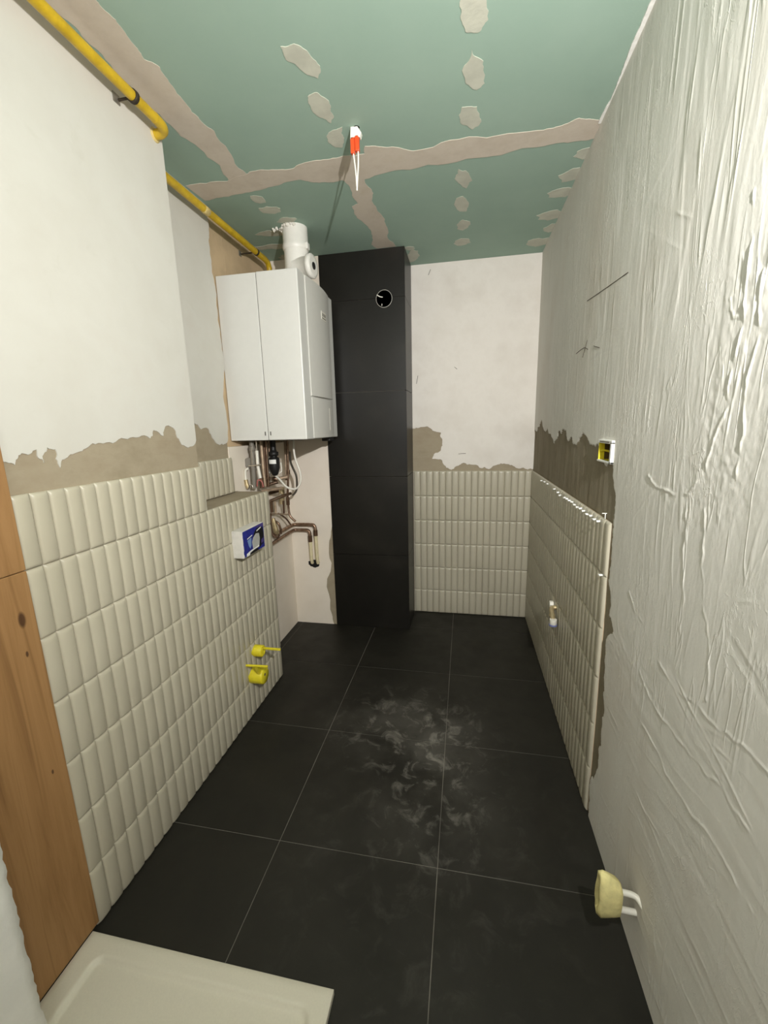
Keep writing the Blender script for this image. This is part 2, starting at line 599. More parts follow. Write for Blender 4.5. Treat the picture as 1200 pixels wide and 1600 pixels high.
def patch(cx, cy, rx, ry, seed, rot=0.0):
    r = random.Random(seed)
    n = 15
    p = []
    for k in range(n):
        a = 2 * math.pi * k / n
        q = 1 + r.uniform(-0.2, 0.2)
        u, v = math.cos(a) * rx * q, math.sin(a) * ry * q
        p.append((cx + u * math.cos(rot) - v * math.sin(rot), cy + u * math.sin(rot) + v * math.cos(rot)))
    p = jag(p + [p[0]], 0.1, 1, seed)[:-1]
    mb = MB()
    mb.prism(p, 2, ZC - 0.0012, ZC + 0.0005)
    mb.build('filler_patch', 'filler', ceil)


for i, (cx, cy, rx, ry, ro) in enumerate([
        (-0.025, 2.285, 0.034, 0.075, -0.2), (-0.033, 2.523, 0.038, 0.075, -0.1), (-0.027, 2.757, 0.04, 0.065, 0), (-0.036, 2.992, 0.055, 0.05, 0),
        (-1.051, 2.223, 0.035, 0.04, 0), (-1.04, 2.335, 0.06, 0.04, 0.2), (-1.0, 2.455, 0.055, 0.03, 0), (-1.14, 2.585, 0.12, 0.035, 0.15), (-1.20, 2.755, 0.16, 0.035, 0.05),
        (0.50, 2.222, 0.045, 0.04, 0), (0.48, 2.379, 0.06, 0.05, 0), (0.47, 2.53, 0.065, 0.045, 0), (0.46, 2.761, 0.07, 0.055, 0), (0.49, 2.93, 0.04, 0.05, 0), (0.45, 3.12, 0.075, 0.06, 0),
        (-0.375, 3.00, 0.03, 0.03, 0), (-0.37, 3.13, 0.04, 0.10, 0.2), (-1.20, 2.93, 0.06, 0.04, 0)]):
    patch(cx, cy, rx, ry, 40 + i, ro)

for i, q in enumerate((
        [(-0.571, 1.445), (-0.53, 1.445), (-0.511, 1.458), (-0.477, 1.539), (-0.5, 1.583), (-0.519, 1.568), (-0.547, 1.526), (-0.575, 1.49)],
        [(-0.561, 1.647), (-0.526, 1.637), (-0.506, 1.666), (-0.496, 1.708), (-0.501, 1.762), (-0.523, 1.791), (-0.553, 1.753), (-0.571, 1.706)],
        [(-0.563, 1.858), (-0.527, 1.829), (-0.486, 1.821), (-0.496, 1.882), (-0.52, 1.936), (-0.546, 1.93), (-0.567, 1.893)],
        [(-0.034, 1.40), (0.036, 1.40), (0.049, 1.497), (0.023, 1.532), (-0.014, 1.523), (-0.029, 1.48)],
        [(0.003, 1.587), (0.041, 1.638), (0.049, 1.73), (0.023, 1.753), (0.001, 1.734), (-0.027, 1.66)],
        [(-0.028, 1.823), (0.026, 1.832), (0.045, 1.917), (0.011, 1.952), (-0.033, 1.906), (-0.04, 1.863)])):
    mb = MB()
    mb.prism(jag(q + [q[0]], 0.13, 3, 70 + i)[:-1], 2, ZC - 0.0014, ZC + 0.0004)
    mb.build('filler_patch', 'filler', ceil)

# ------------------------------------------------------------------ left wall
mb = MB()
mb.box((-1.6, 0.60, -0.02), (XL, 1.632, ZC))           # thick near section
mb.box((-1.6, 1.632, -0.02), (XD, 3.45, ZC))           # recessed section
mb.box((XD, 1.632, -0.02), (XN - .002, 2.188, 1.64))         # render below the skim
mb.box((XD, 1.632, -0.02), (XL, 2.243, 1.196))  # boxed-in cistern, ledge on top
wl = mb.build('wall_left', 'adhesive', label='left wall with white skim plaster above pale fluted tiles', cat='wall', kind='structure')

JL = [(0.60, 1.51), (0.80, 1.50), (0.846, 1.508), (0.851, 1.488), (0.875, 1.478), (0.897, 1.507), (0.939, 1.515), (0.953, 1.477), (0.969, 1.519), (0.992, 1.512), (0.997, 1.459), (1.029, 1.491), (1.081, 1.507), (1.156, 1.521), (1.258, 1.532), (1.363, 1.531), (1.389, 1.561), (1.436, 1.539), (1.464, 1.578), (1.496, 1.57), (1.519, 1.527), (1.537, 1.5), (1.634, 1.515)]
mb = MB()
mb.prism(jag(JL, 0.2, 3, 3) + [(1.634, ZC - .001), (0.60, ZC - .001)], 0, XL - 0.001, XL + 0.003)
mb.build('plaster_skim', 'skim', wl)
mb = MB()   # return of the thick section and skim on the recessed wall
JR = [(1.634, 1.60), (1.902, 1.598), (2.019, 1.565), (2.07, 1.493), (2.13, 1.484), (2.191, 1.496)]
JE = [(2.191, 1.496), (2.203, 1.635), (2.216, 1.846), (2.222, 2.049), (2.214, 2.244), (2.198, 2.381), (2.201, 2.489), (2.21, 2.569), (2.194, ZC - .001)]
mb.prism(jag(JR, 0.2, 3, 4) + jag(JE, 0.11, 3, 8)[1:] + [(1.634, ZC - .001)], 0, XD - 0.001, XN + 0.002)
mb.build('plaster_skim', 'skim', wl)
mb = MB()   # bare board behind the boiler
mb.box((XD - .001, 2.16, 1.46), (XD + 0.004, 2.402, ZC - .001))
mb.box((XD - .001, 2.406, 1.46), (XD + 0.003, YN, ZC - .001))
mb.build('bare_board', 'bare_board', wl)
mb = MB()   # pale plaster in the pipe niche
mb.prism(jag([(2.19, 1.20), (2.187, 1.44), (2.20, 1.46)], 0.1, 2, 6) + [(YN, 1.46), (YN, -.001), (2.245, -.001), (2.245, 1.20)], 0, XD - .001, XN + 0.004)
mb.build('niche_plaster', 'skim_niche', wl)


# fluted tile: a pillow in local (u across, v up, w out)
def flute_mesh(w=0.0488, h=0.1990, base=0.0035, rise=0.0097):
    us = [-1, -0.96, -0.87, -0.7, 0, 0.7, 0.87, 0.96, 1]
    vz = [-1, -0.988, -0.96, -0.9, 0, 0.82, 0.89, 0.94, 0.97, 0.99, 1]
    vs, fs = [], []
    for v in vz:
        for u in us:
            q = (1 - abs(u) ** 5.5) * (1 - abs(v) ** (17 if v > 0 else 34))
            vs.append((u * w / 2, v * h / 2, base + rise * q ** 0.75))
    n = len(us)
    for j in range(len(vz) - 1):
        for i in range(n - 1):
            fs.append((j * n + i, j * n + i + 1, (j + 1) * n + i + 1, (j + 1) * n + i))
    mb = MB()
    mb.add(vs, fs, True)
    # skirt
    ring = [i for i in range(n)] + [j * n + n - 1 for j in range(1, len(vz))] + [(len(vz) - 1) * n + i for i in range(n - 2, -1, -1)] + [j * n for j in range(len(vz) - 2, 0, -1)]
    b = [vs[i] for i in ring] + [(vs[i][0], vs[i][1], 0) for i in ring]
    m = len(ring)
    mb.add(b, [(k, (k + 1) % m, m + (k + 1) % m, m + k) for k in range(m)])
    return mb


def oriented(mbx, ex, ey, ez, name):
    out = MB()
    out.v = [tuple(Vector(ex) * v[0] + Vector(ey) * v[1] + Vector(ez) * v[2]) for v in mbx.v]
    out.f, out.sm = mbx.f, mbx.sm
    return out.mesh(name, 'tile')


T_left = oriented(flute_mesh(), (0, -1, 0), (0, 0, 1), (1, 0, 0), 'fluted_tile_left')
T_back = oriented(flute_mesh(), (1, 0, 0), (0, 0, 1), (0, -1, 0), 'fluted_tile_back')
T_right = oriented(flute_mesh(base=0.0035, rise=0.0082), (0, 1, 0), (0, 0, 1), (-1, 0, 0), 'fluted_tile_right')


def put_tile(me, parent, loc):
    j = 0.0005
    o = link('fluted_tile', me, parent)
    o.location = (loc[0] + random.uniform(-j, j), loc[1] + random.uniform(-j, j), loc[2] + random.uniform(-j, j))


mb = MB()
mb.box((XL - .001, 0.842, 0.0), (XL + 0.004, 1.655, 1.40))
mb.box((XL - .001, 1.655, 0.0), (XL + 0.004, 2.243, 1.199))
mb.box((XN + 0.001, 1.83, 1.199), (XN + 0.012, 2.187, 1.40))
mb.build('tile_bed', 'grout_bed', wl)
for r in range(7):
    for c in range(28):
        if r == 6 and c > 15:
            continue
        put_tile(T_left, wl, (XL + 0.003, 0.842 + 0.025 + c * 0.05, 0.1015 + r * 0.2))
for c in range(7):
    put_tile(T_left, wl, (XN + 0.0115, 2.187 - 0.025 - c * 0.05, 1.301))

# near end of the left wall: rough white plaster beside the timber
mb = MB()
n = 150
edge = []
rr = random.Random(5)
for k in range(n + 1):
    z = 0.02 + (ZC - 0.02) * k / n
    edge.append((0.600 + 0.0012 * math.sin(z * 31) + rr.uniform(-.0022, .0022), z))
vs, fs = [], []
for k, (y, z) in enumerate(edge):
    dx = rr.uniform(-.0015, .0015)
    for (x, yy) in ((-1.6, y), (-1.06, y), (-1.038 + dx, y - 0.006), (-1.032 + dx, y - 0.03), (-1.032, y - 0.2), (-1.032, Y0), (-1.6, Y0)):
        vs.append((x, yy, z))
for k in range(n):
    for i in range(6):
        a = k * 7 + i
        fs.append((a, a + 1, a + 8, a + 7))
mb.add(vs, fs, True)
mb.build('wall_left_near', 'white_plaster', label='rough white plaster wall end at the lower left beside the timber', cat='wall', kind='structure')

# timber post
wp = thing('timber_post', (-1.14, 0.72, 0), 'brown pine timber post between white plaster and fluted tiles', 'post')
for z0, z1 in ((0.021, 1.203), (1.205, ZC - .001)):
    mb = MB()
    mb.cbox((XL + .0005, 0.606, z0), (-1.131, 0.8405, z1), 0.002)
    mb.build('board', 'wood', wp)

# ------------------------------------------------------------------ wall behind the pipe niche, pillar, back wall
mb = MB()
mb.box((XD - .005, YN, -0.02), (-0.985, 3.45, ZC))
wn = mb.build('wall_niche', 'adhesive', label='pale plaster wall of the pipe niche behind the boiler', cat='wall', kind='structure')
mb = MB()
JN = [(-0.985, ZC - .001), (-0.986, 0.86), (-1.0, 0.80), (-1.007, 0.775), (-1.028, 0.671), (-1.016, 0.515), (-1.05, 0.246), (-1.035, 0.082), (-1.021, 0.0)]
N1 = jag(JN[1:], 0.10, 2, 12)
# spot for the dark patch painted as the hole the pipes leave through
hc, hw, hh = (-1.158, 0.512), 0.047, 0.036
mb.prism([(XD, ZC - .001), JN[0]] + N1 + [(XD, 0.0)], 1, YN - 0.003, YN + 0.001)
mb.build('plaster_skim', 'skim_niche', wn)

PX0, PX1, PYF = -0.992, -0.404, 2.954
HC, HR = (-0.546, 2.394), 0.0535


def notched(x0, x1, z0, z1, part, n=14):
    """rectangle with the half of the round cut-out that falls in it"""
    if part == 'top':      # hole eats the bottom edge
        a = math.asin((z0 - HC[1]) / HR)
        arc = [(HC[0] + HR * math.cos(t), HC[1] + HR * math.sin(t)) for t in np.linspace(a, math.pi - a, n)]
        return [(x0, z0), (x0, z1), (x1, z1), (x1, z0)] + arc
    a = math.asin((z1 - HC[1]) / HR)
    arc = [(HC[0] + HR * math.cos(t), HC[1] + HR * math.sin(t)) for t in np.linspace(math.pi - a, 2 * math.pi + a, n)]
    return [(x0, z1)] + arc + [(x1, z1), (x1, z0), (x0, z0)]


mb = MB()
mb.box((PX0 + .002, PYF + 0.011, -0.02), (PX1 - .011, YB + .05, 1.8))
mb.prism(notched(PX0 + .002, PX1 - .011, 1.8, 2.4, 'bot'), 1, PYF + 0.011, PYF + 0.03)
mb.prism(notched(PX0 + .002, PX1 - .011, 2.4, ZC, 'top'), 1, PYF + 0.011, PYF + 0.03)
mb.box((PX0 + .002, PYF + 0.10, 1.8), (PX1 - .011, YB + .05, ZC))
mb.box((PX1 - .03, PYF + 0.03, 1.8), (PX1 - .011, PYF + 0.10, ZC))
mb.box((PX0 + .002, PYF + 0.03, 1.8), (PX0 + .02, PYF + 0.10, ZC))
pil = mb.build('wall_pillar', 'grout_dark', label='tall boxed pillar clad in large black tiles', cat='pillar', kind='structure')
zj = [0.0, 0.598, 1.199, 1.799, 2.400, ZC]
for k in range(5):
    z0, z1 = zj[k] + .0015, zj[k + 1] - .0015
    mb = MB()
    if k == 3:
        mb.prism(notched(PX0, PX1, z0, z1, 'bot'), 1, PYF, PYF + 0.0105)
    elif k == 4:
        mb.prism(notched(PX0, PX1, z0, z1, 'top'), 1, PYF, PYF + 0.0105)
    else:
        mb.cbox((PX0, PYF, z0), (PX1, PYF + 0.0105, z1), 0.0008)
    mb.build('tile', 'col_tile', pil)
    mb = MB()
    mb.cbox((PX1 - 0.0105, PYF + 0.0115, z0), (PX1, YB - .014, z1), 0.0008)
    mb.build('tile', 'col_tile', pil)
mb = MB()
mb.lathe((HC[0], PYF - .0006, HC[1]), (0, 1, 0), [(0, HR), (0, HR + .0016), (0.002, HR + .0016), (0.002, HR)], 32, cap=False)
mb.build('cut_edge', 'white_plastic', pil, label='chipped pale edge of the round cut-out')
jb = thing('junction_box', (HC[0], PYF + .05, HC[1]), 'round black junction box with wire ends in the black pillar', 'junction box')
mb = MB()
mb.lathe((HC[0], PYF + .004, HC[1]), (0, 1, 0), [(0, HR - .003), (0, HR - .001), (0.06, HR - .001), (0.06, 0.0)], 28)
mb.lathe((HC[0], PYF + .004, HC[1]), (0, 1, 0), [(0, HR - .003), (0.058, HR - .003), (0.058, 0.0)], 28)
mb.build('shell', 'hole', jb)
for pts in ([(-.594, PYF - .004, 2.420), (-.572, PYF + .003, 2.408), (-.549, PYF + .012, 2.404), (-.545, PYF + .05, 2.39)],
            [(-.518, PYF + .008, 2.385), (-.543, PYF + .012, 2.378), (-.560, PYF + .02, 2.383), (-.562, PYF + .05, 2.375)],
            [(-.563, PYF + .006, 2.352), (-.559, PYF + .012, 2.376), (-.545, PYF + .05, 2.40)]):
    mb = MB()
    mb.tube(pts, 0.0034, 8, sub=4)
    mb.build('wire', 'white_plastic', jb)

mb = MB()
mb.box((-0.42, YB + .002, -0.02), (0.75, 3.45, ZC))
wb = mb.build('wall_back', 'adhesive', label='back wall with white plaster above fluted tiles', cat='wall', kind='structure')
JB = [(-0.41, 1.542), (-0.363, 1.537), (-0.278, 1.539), (-0.234, 1.509), (-0.184, 1.498), (-0.174, 1.43), (-0.184, 1.371), (-0.239, 1.332), (-0.254, 1.297), (-0.184, 1.291), (-0.119, 1.215), (-0.06, 1.24), (-0.011, 1.264), (0.112, 1.224), (0.25, 1.248), (0.34, 1.242), (0.429, 1.222), (0.515, 1.212)]
mb = MB()
mb.prism(jag(JB, 0.2, 3, 21) + [(0.515, ZC - .001), (-0.41, ZC - .001)], 1, YB - 0.004, YB + 0.003)
mb.build('plaster_skim', 'skim_back', wb)
mb = MB()
mb.box((-0.402, YB - .001, 0.0), (0.506, YB + .003, 1.2))
mb.build('tile_bed', 'grout_bed', wb)
for r in range(6):
    for c in range(18):
        put_tile(T_back, wb, (-0.398 + 0.025 + c * 0.0501, YB - .002, 0.1015 + r * 0.2))
for (x, z, dx, dz) in ((-0.27, 2.642, .008, .018), (-0.076, 1.97, .01, -.008), (-0.021, 1.334, .028, .001), (-0.366, 1.90, .006, .03)):
    mb = MB()
    mb.tube([(x - dx, YB - .0045, z - dz), (x, YB - .0048, z + .001), (x + dx, YB - .0045, z + dz)], 0.0018, 5)
    mb.build('scratch', 'pencil', wb)

# ------------------------------------------------------------------ right wall: trowelled plaster as a height field
gy = np.concatenate([np.arange(Y0, 0.55, 0.05), np.arange(0.55, 1.50, 0.0026), np.arange(1.50, 1.80, 0.0042), np.arange(1.80, 3.311, 0.009)])
gz = np.concatenate([np.arange(0, 2.6995, 0.0034), [ZC + .002]])
YY, ZZ = np.meshgrid(gy, gz, indexing='ij')


def vnoise(y, z, fy, fz, seed):
    r = np.random.default_rng(seed)
    T = r.random((256, 256))
    a, b = y * fy + 31.7, z * fz + 17.3
    i, j = np.floor(a).astype(int), np.floor(b).astype(int)
    u, v = a - i, b - j
    u, v = u * u * (3 - 2 * u), v * v * (3 - 2 * v)
    i, j = i % 256, j % 256
    i1, j1 = (i + 1) % 256, (j + 1) % 256
    return (T[i, j] * (1 - u) + T[i1, j] * u) * (1 - v) + (T[i, j1] * (1 - u) + T[i1, j1] * u) * v


LOWZ = np.clip((1.02 - ZZ + 0.12 * (vnoise(YY, ZZ, 5, 5, 40) - 0.5)) / 0.12, 0, 1) * np.clip((1.62 - YY) / 0.15, 0, 1)
Hh = 0.004 + 0.0035 * vnoise(YY, ZZ, 1.7, 1.3, 1)
BASE0 = Hh.copy()
Hh = Hh + 0.0008 * vnoise(YY, ZZ, 8, 4, 2)
warp = 0.03 * vnoise(YY, ZZ, 6, 5, 41)
PV = vnoise(YY, ZZ, 3.2, 2.2, 44)
stri = 0.0007 * vnoise(YY + warp, ZZ, 48, 3.5, 42) + 0.0005 * vnoise(YY + warp, ZZ, 120, 7, 43)
strh = 0.0013 * vnoise(YY, ZZ + warp - 0.10 * YY, 3.5, 34, 45) + 0.0009 * vnoise(YY, ZZ + warp - 0.10 * YY, 7, 85, 46)
Hh = Hh + stri * (1 - LOWZ) * np.clip(PV * 2.2 - 0.5, 0.1, 1) + strh * LOWZ * np.clip(PV * 2 - 0.3, 0.15, 1)


def stroke(y0, z0, ang, L, w, level, ridge):
    R_ = L / 2 + w
    iy = np.where((gy > y0 - R_) & (gy < y0 + R_))[0]
    iz = np.where((gz > z0 - R_) & (gz < z0 + R_))[0]
    if len(iy) < 2 or len(iz) < 2:
        return
    sl = (slice(iy[0], iy[-1] + 1), slice(iz[0], iz[-1] + 1))
    y, z = YY[sl] - y0, ZZ[sl] - z0
    u = y * math.cos(ang) + z * math.sin(ang)
    v = -y * math.sin(ang) + z * math.cos(ang)
    v = v + 0.012 * (vnoise(u + y0, v * 0 + z0, 9, 1, 3) - 0.5)
    end = np.clip((L / 2 - np.abs(u)) / 0.05, 0, 1)
    ins = np.clip((w / 2 - np.abs(v)) / 0.012, 0, 1) * end
    tgt = level + 0.0012 * v / w + 0.0006 * vnoise(u + 3 * y0, v + z0, 3, 90, 4)
    h = Hh[sl]
    tgt = 0.0055 + (tgt - 0.0055) * 0.7
    h = h * (1 - 0.3 * ins) + tgt * 0.3 * ins
    brk = np.clip(vnoise(u + y0 * 7, v * 0 + z0 * 5, 14, 1, 6) * 2.2 - 0.7, 0, 1)
    for sgn, amp in ((1, 1.0), (-1, 0.45)):
        h = h + ridge * amp * brk * np.exp(-((v - sgn * w / 2) / 0.0028) ** 2) * end
    Hh[sl] = h


rs = random.Random(23)
for k in range(420):
    y = 0.5 + 2.8 * rs.random() ** 1.5
    z = rs.uniform(0.0, 2.7)
    if z < 0.95 and y < 1.5:         # horizontal fanning passes near the floor
        ang = rs.gauss(0.0, 0.16) - (0.95 - z) * 0.12
    elif z < 1.15 and rs.random() < 0.4:
        ang = rs.gauss(0.3, 0.4)
    else:                            # vertical passes above
        ang = math.pi / 2 + rs.gauss(0, 0.10)
        if rs.random() < 0.1:
            ang = rs.uniform(0, 3.1)
    stroke(y, z, ang, rs.uniform(0.15, 0.5), rs.uniform(0.025, 0.10), rs.uniform(0.0035, 0.0075), rs.choice((0.0, 0.0004, 0.0007, 0.0012, 0.0018)))


def ridge_line(pts, amp, wid=0.0028):
    pts = [Vector((p[0], p[1], 0)) for p in jag(pts, 0.1, 4, int(pts[0][0] * 1000))]
    global Hh
    for a, b in zip(pts, pts[1:]):
        lo_y, hi_y = min(a.x, b.x) - .02, max(a.x, b.x) + .02
        lo_z, hi_z = min(a.y, b.y) - .02, max(a.y, b.y) + .02
        iy = np.where((gy > lo_y) & (gy < hi_y))[0]
        iz = np.where((gz > lo_z) & (gz < hi_z))[0]
        if len(iy) < 2 or len(iz) < 2:
            continue
        sl = (slice(iy[0], iy[-1] + 1), slice(iz[0], iz[-1] + 1))
        y, z = YY[sl], ZZ[sl]
        dx, dz = b.x - a.x, b.y - a.y
        L2 = dx * dx + dz * dz + 1e-9
        t_ = np.clip(((y - a.x) * dx + (z - a.y) * dz) / L2, 0, 1)
        d = np.hypot(y - a.x - t_ * dx, z - a.y - t_ * dz)
        brk = np.clip(vnoise(y, z, 33, 41, 15) * 1.8 - 0.25, 0, 1)
        Hh[sl] = np.maximum(Hh[sl], BASE[sl] + 0.38 * amp * brk * np.exp(-(d / wid) ** 2))


Hh = BASE0 + 0.62 * (Hh - BASE0)
# crumbly, torn-up plaster in a few places
for (y, z, ry_, rz_, amp) in ((1.0, 1.60, .10, .18, .0026), (0.93, 1.42, .10, .10, .003), (1.15, 1.36, .16, .05, .003), (0.95, 1.80, .09, .06, .003), (1.25, 1.15, .08, .18, .002), (1.2, 0.85, .14, .12, .002), (0.8, 1.75, .10, .25, .002), (1.42, 1.45, .08, .15, .002), (1.45, .7, .06, .5, .002)):
    w_ = np.exp(-(((YY - y) / ry_) ** 2 + ((ZZ - z) / rz_) ** 2))
    Hh = Hh + amp * w_ * (np.maximum(0, vnoise(YY, ZZ, 70, 55, 20) - 0.45) + 0.7 * np.maximum(0, vnoise(YY, ZZ, 120, 100, 21) - 0.4)) * 0.3
BASE = Hh.copy()
for pts, amp in (
        ([(1.062, 1.36), (1.05, 1.25), (1.02, 1.1), (0.995, 0.96)], .004),
        ([(0.985, 1.36), (0.97, 1.24), (0.94, 1.15), (0.908, 1.097), (0.89, 1.02), (0.887, 0.97)], .004),
        ([(0.96, 1.95), (0.954, 1.905), (0.945, 1.82), (0.94, 1.751), (0.955, 1.65), (0.952, 1.567), (0.985, 1.50), (1.0, 1.44)], .0055),
        ([(0.90, 1.80), (0.893, 1.72), (0.905, 1.62), (0.89, 1.52), (0.895, 1.44)], .005),
        ([(0.99, 1.78), (0.97, 1.74), (0.95, 1.735), (0.93, 1.75)], .0025),
        ([(1.28, 1.40), (1.2, 1.375), (1.12, 1.37), (1.06, 1.38), (1.0, 1.42)], .005),
        ([(1.33, 1.03), (1.27, 0.99), (1.22, 0.985)], .004),
        ([(1.20, 0.84), (1.05, 0.80), (0.9, 0.815), (0.72, 0.83)], .004),
        ([(1.10, 0.93), (0.95, 0.93), (0.8, 0.955), (0.66, 0.96)], .004),
        ([(1.15, 0.70), (1.0, 0.68), (0.85, 0.70), (0.68, 0.70)], .004)):
    ridge_line(pts, amp)

# exposed adhesive round the tile panel, no skim there
JRT = [(3.30, 1.48), (3.206, 1.489), (2.804, 1.519), (2.584, 1.429), (2.469, 1.507), (2.264, 1.465), (2.108, 1.45), (1.895, 1.477), (1.753, 1.465), (1.70, 1.40), (1.574, 1.405), (1.539, 1.322), (1.514, 1.272), (1.515, 1.225), (1.511, 1.16), (1.515, 1.043), (1.488, 0.965), (1.48, 0.879), (1.43, 0.837), (1.473, 0.658), (1.467, 0.577), (1.451, 0.457), (1.458, 0.306), (1.493, 0.19), (1.515, 0.052), (1.515, -.01)]
ADH = jag(JRT, 0.22, 3, 31) + [(3.4, -.01), (3.4, 1.48)]
adh = inside(ADH, YY, ZZ)
Hh = np.where(adh, 0.0008 + 0.0016 * vnoise(YY, ZZ, 40, 9, 8) * (ZZ > 1.205), Hh)
panel = (YY > 1.53) & (ZZ < 1.203)
Hh = np.where(panel, 0.0, Hh)
Hh = np.clip(Hh, 0, 0.016)
# feather into ceiling
VX = XR - Hh
ny, nz = YY.shape
verts = np.stack([VX, YY, ZZ], -1).reshape(-1, 3)
idx = np.arange(ny * nz).reshape(ny, nz)
quads = np.stack([idx[:-1, :-1], idx[:-1, 1:], idx[1:, 1:], idx[1:, :-1]], -1).reshape(-1, 4)
cy = (YY[:-1, :-1] + YY[1:, 1:]).reshape(-1) / 2
cz = (ZZ[:-1, :-1] + ZZ[1:, 1:]).reshape(-1) / 2
BX = (1.572, 1.714, 1.409, 1.474)   # electric box opening
keep = ~((cy > BX[0]) & (cy < BX[1]) & (cz > BX[2]) & (cz < BX[3]))
mi = inside(ADH, cy, cz).astype(np.int32)[keep]
quads = quads[keep]
me = bpy.data.meshes.new('wall_right')
me.vertices.add(len(verts))
me.vertices.foreach_set('co', verts.ravel())
me.loops.add(len(quads) * 4)
me.loops.foreach_set('vertex_index', quads.ravel().astype(np.int32))
me.polygons.add(len(quads))
me.polygons.foreach_set('loop_start', np.arange(0, len(quads) * 4, 4, dtype=np.int32))
me.polygons.foreach_set('loop_total', np.full(len(quads), 4, np.int32))
me.polygons.foreach_set('material_index', mi)
me.polygons.foreach_set('use_smooth', np.ones(len(quads), bool))
me.materials.append(MT['trowel'])
me.materials.append(MT['adhesive_dark'])
me.update(calc_edges=True)
me.validate()
wr = link('wall_right', me, label='right wall of roughly trowelled grey white plaster', cat='wall', kind='structure')
# solid wall behind the plaster, with the recess for the box
mb = MB()
mb.box((XR + 0.06, Y0, -0.02), (0.75, 3.45, ZC + .01))
mb.build('masonry', 'adhesive', wr)
mb = MB()
mb.box((XR - 0.0025, 1.534, 0.0), (XR + 0.0005, 3.29, 1.2))
mb.build('tile_bed', 'tile_edge', wr)
for r in range(6):
    for c in range(35):
        put_tile(T_right, wr, (XR - 0.003, 1.532 + 0.025 + c * 0.0502, 0.1015 + r * 0.2))
for pts in ([(2.044, 2.057), (1.9, 2.043), (1.75, 2.03), (1.571, 2.015)], [(2.18, 1.865), (2.05, 1.868), (1.98, 1.85)], [(1.90, 1.85), (1.82, 1.83)], [(2.06, 1.83), (2.02, 1.87), (2.0, 1.89)]):
    mb = MB()
    q = []
    for y, z in pts:
        i, j = int(np.abs(gy - y).argmin()), int(np.abs(gz - z).argmin())
        q.append((XR - float(Hh[max(0, i - 2):i + 3, max(0, j - 2):j + 3].max()) - .0006, y, z))
    mb.tube(q, 0.0014, 5, sub=3)
    mb.build('pencil_mark', 'pencil', wr)

# plaster smeared on to the ceiling edge
lip = jag([(0.500, 0.5), (0.496, 0.9), (0.501, 1.2), (0.495, 1.5), (0.500, 1.8), (0.497, 2.03)], 0.03, 5, 51)
mb = MB()
mb.prism(lip + [(XR, 2.03), (XR, 0.5)], 2, ZC - 0.004, ZC + .0005)
mb.build('plaster_lip', 'white_plaster', wr)

# ------------------------------------------------------------------ shower tray
sx0, sx1, sy0, sy1, tz = -1.1305, -0.338, -0.25, 0.815, 0.020
tx = np.concatenate([[sx0, sx0 + .002], np.linspace(sx0 + .02, sx1 - .02, 150), [sx1 - .002, sx1]])
ty = np.concatenate([[sy0, sy0 + .002], np.linspace(sy0 + .02, sy1 - .02, 200), [sy1 - .002, sy1]])
vs, fs = [], []
for i, x in enumerate(tx):
    for j, y in enumerate(ty):
        dx = min(x - (sx0 + .062), (sx1 - .045) - x)
        dy = min(y - (sy0 + .05), (sy1 - .045) - y)
        rr_ = 0.035
        if dx < rr_ and dy < rr_:
            d = rr_ - math.hypot(rr_ - min(dx, rr_), rr_ - min(dy, rr_))
        else:
            d = min(dx, dy)
        s_ = min(1, max(0, d / 0.014))
        z = tz - 0.013 * s_ * s_ * (3 - 2 * s_) - 0.004 * min(1, max(0, d / 0.35))
        if i in (0, len(tx) - 1) or j in (0, len(ty) - 1):
            z -= 0.0018
        vs.append((x, y, z))
n = len(ty)
for i in range(len(tx) - 1):
    for j in range(n - 1):
        fs.append((i * n + j, (i + 1) * n + j, (i + 1) * n + j + 1, i * n + j + 1))
mb = MB()
mb.add(vs, fs, True)
rim = [i * n for i in range(len(tx))] + [(len(tx) - 1) * n + j for j in range(1, n)] + [i * n + n - 1 for i in range(len(tx) - 2, -1, -1)] + [j for j in range(n - 2, 0, -1)]
b = [vs[i] for i in rim] + [(vs[i][0], vs[i][1], 0.0) for i in rim]
m = len(rim)
mb.add(b, [(k, (k + 1) % m, m + (k + 1) % m, m + k) for k in range(m)])
mb.build('shower_tray', 'tray', label='flat off-white shower tray in the lower left corner', cat='shower tray')

# ------------------------------------------------------------------ gas pipe
gp = thing('gas_pipe', (-1.105, 1.0, 2.64), 'yellow gas pipe running along the top of the left wall', 'pipe')
mb = MB()
mb.tube([(-1.085, -0.6, 2.633), (-1.085, 0.6, 2.633), (-1.085, 1.525, 2.634)], 0.0160, 14)
mb.build('straight_pipe', 'gas', gp)
mb = MB()
mb.tube([(-1.085, 1.52, 2.634), (-1.087, 1.558, 2.634), (-1.098, 1.583, 2.633), (-1.12, 1.594, 2.632), (-1.15, 1.596, 2.632)], 0.0170, 14, sub=4)
mb.build('elbow', 'gas', gp)
mb = MB()
mb.lathe((-1.1445, 1.596, 2.632), (1, 0, 0), [(0, .024), (.003, .023), (.006, .017)], 16)
mb.build('wall_collar', 'gas_wear', gp)
mb = MB()
mb.tube([(-1.268, 1.64, 2.619), (-1.268, 2.2, 2.617), (-1.268, 2.72, 2.617), (-1.268, 2.755, 2.610), (-1.269, 2.775, 2.585), (-1.269, 2.777, 2.393)], 0.0175, 14)
mb.build('straight_pipe', 'gas', gp)
for y in (2.09,):
    mb = MB()
    mb.lathe((-1.268, y, 2.617), (0, 1, 0), [(-.02, .0176), (-.018, .0192), (.018, .0192), (.02, .0176)], 16)
    mb.build('coupling', 'gas_wear', gp)
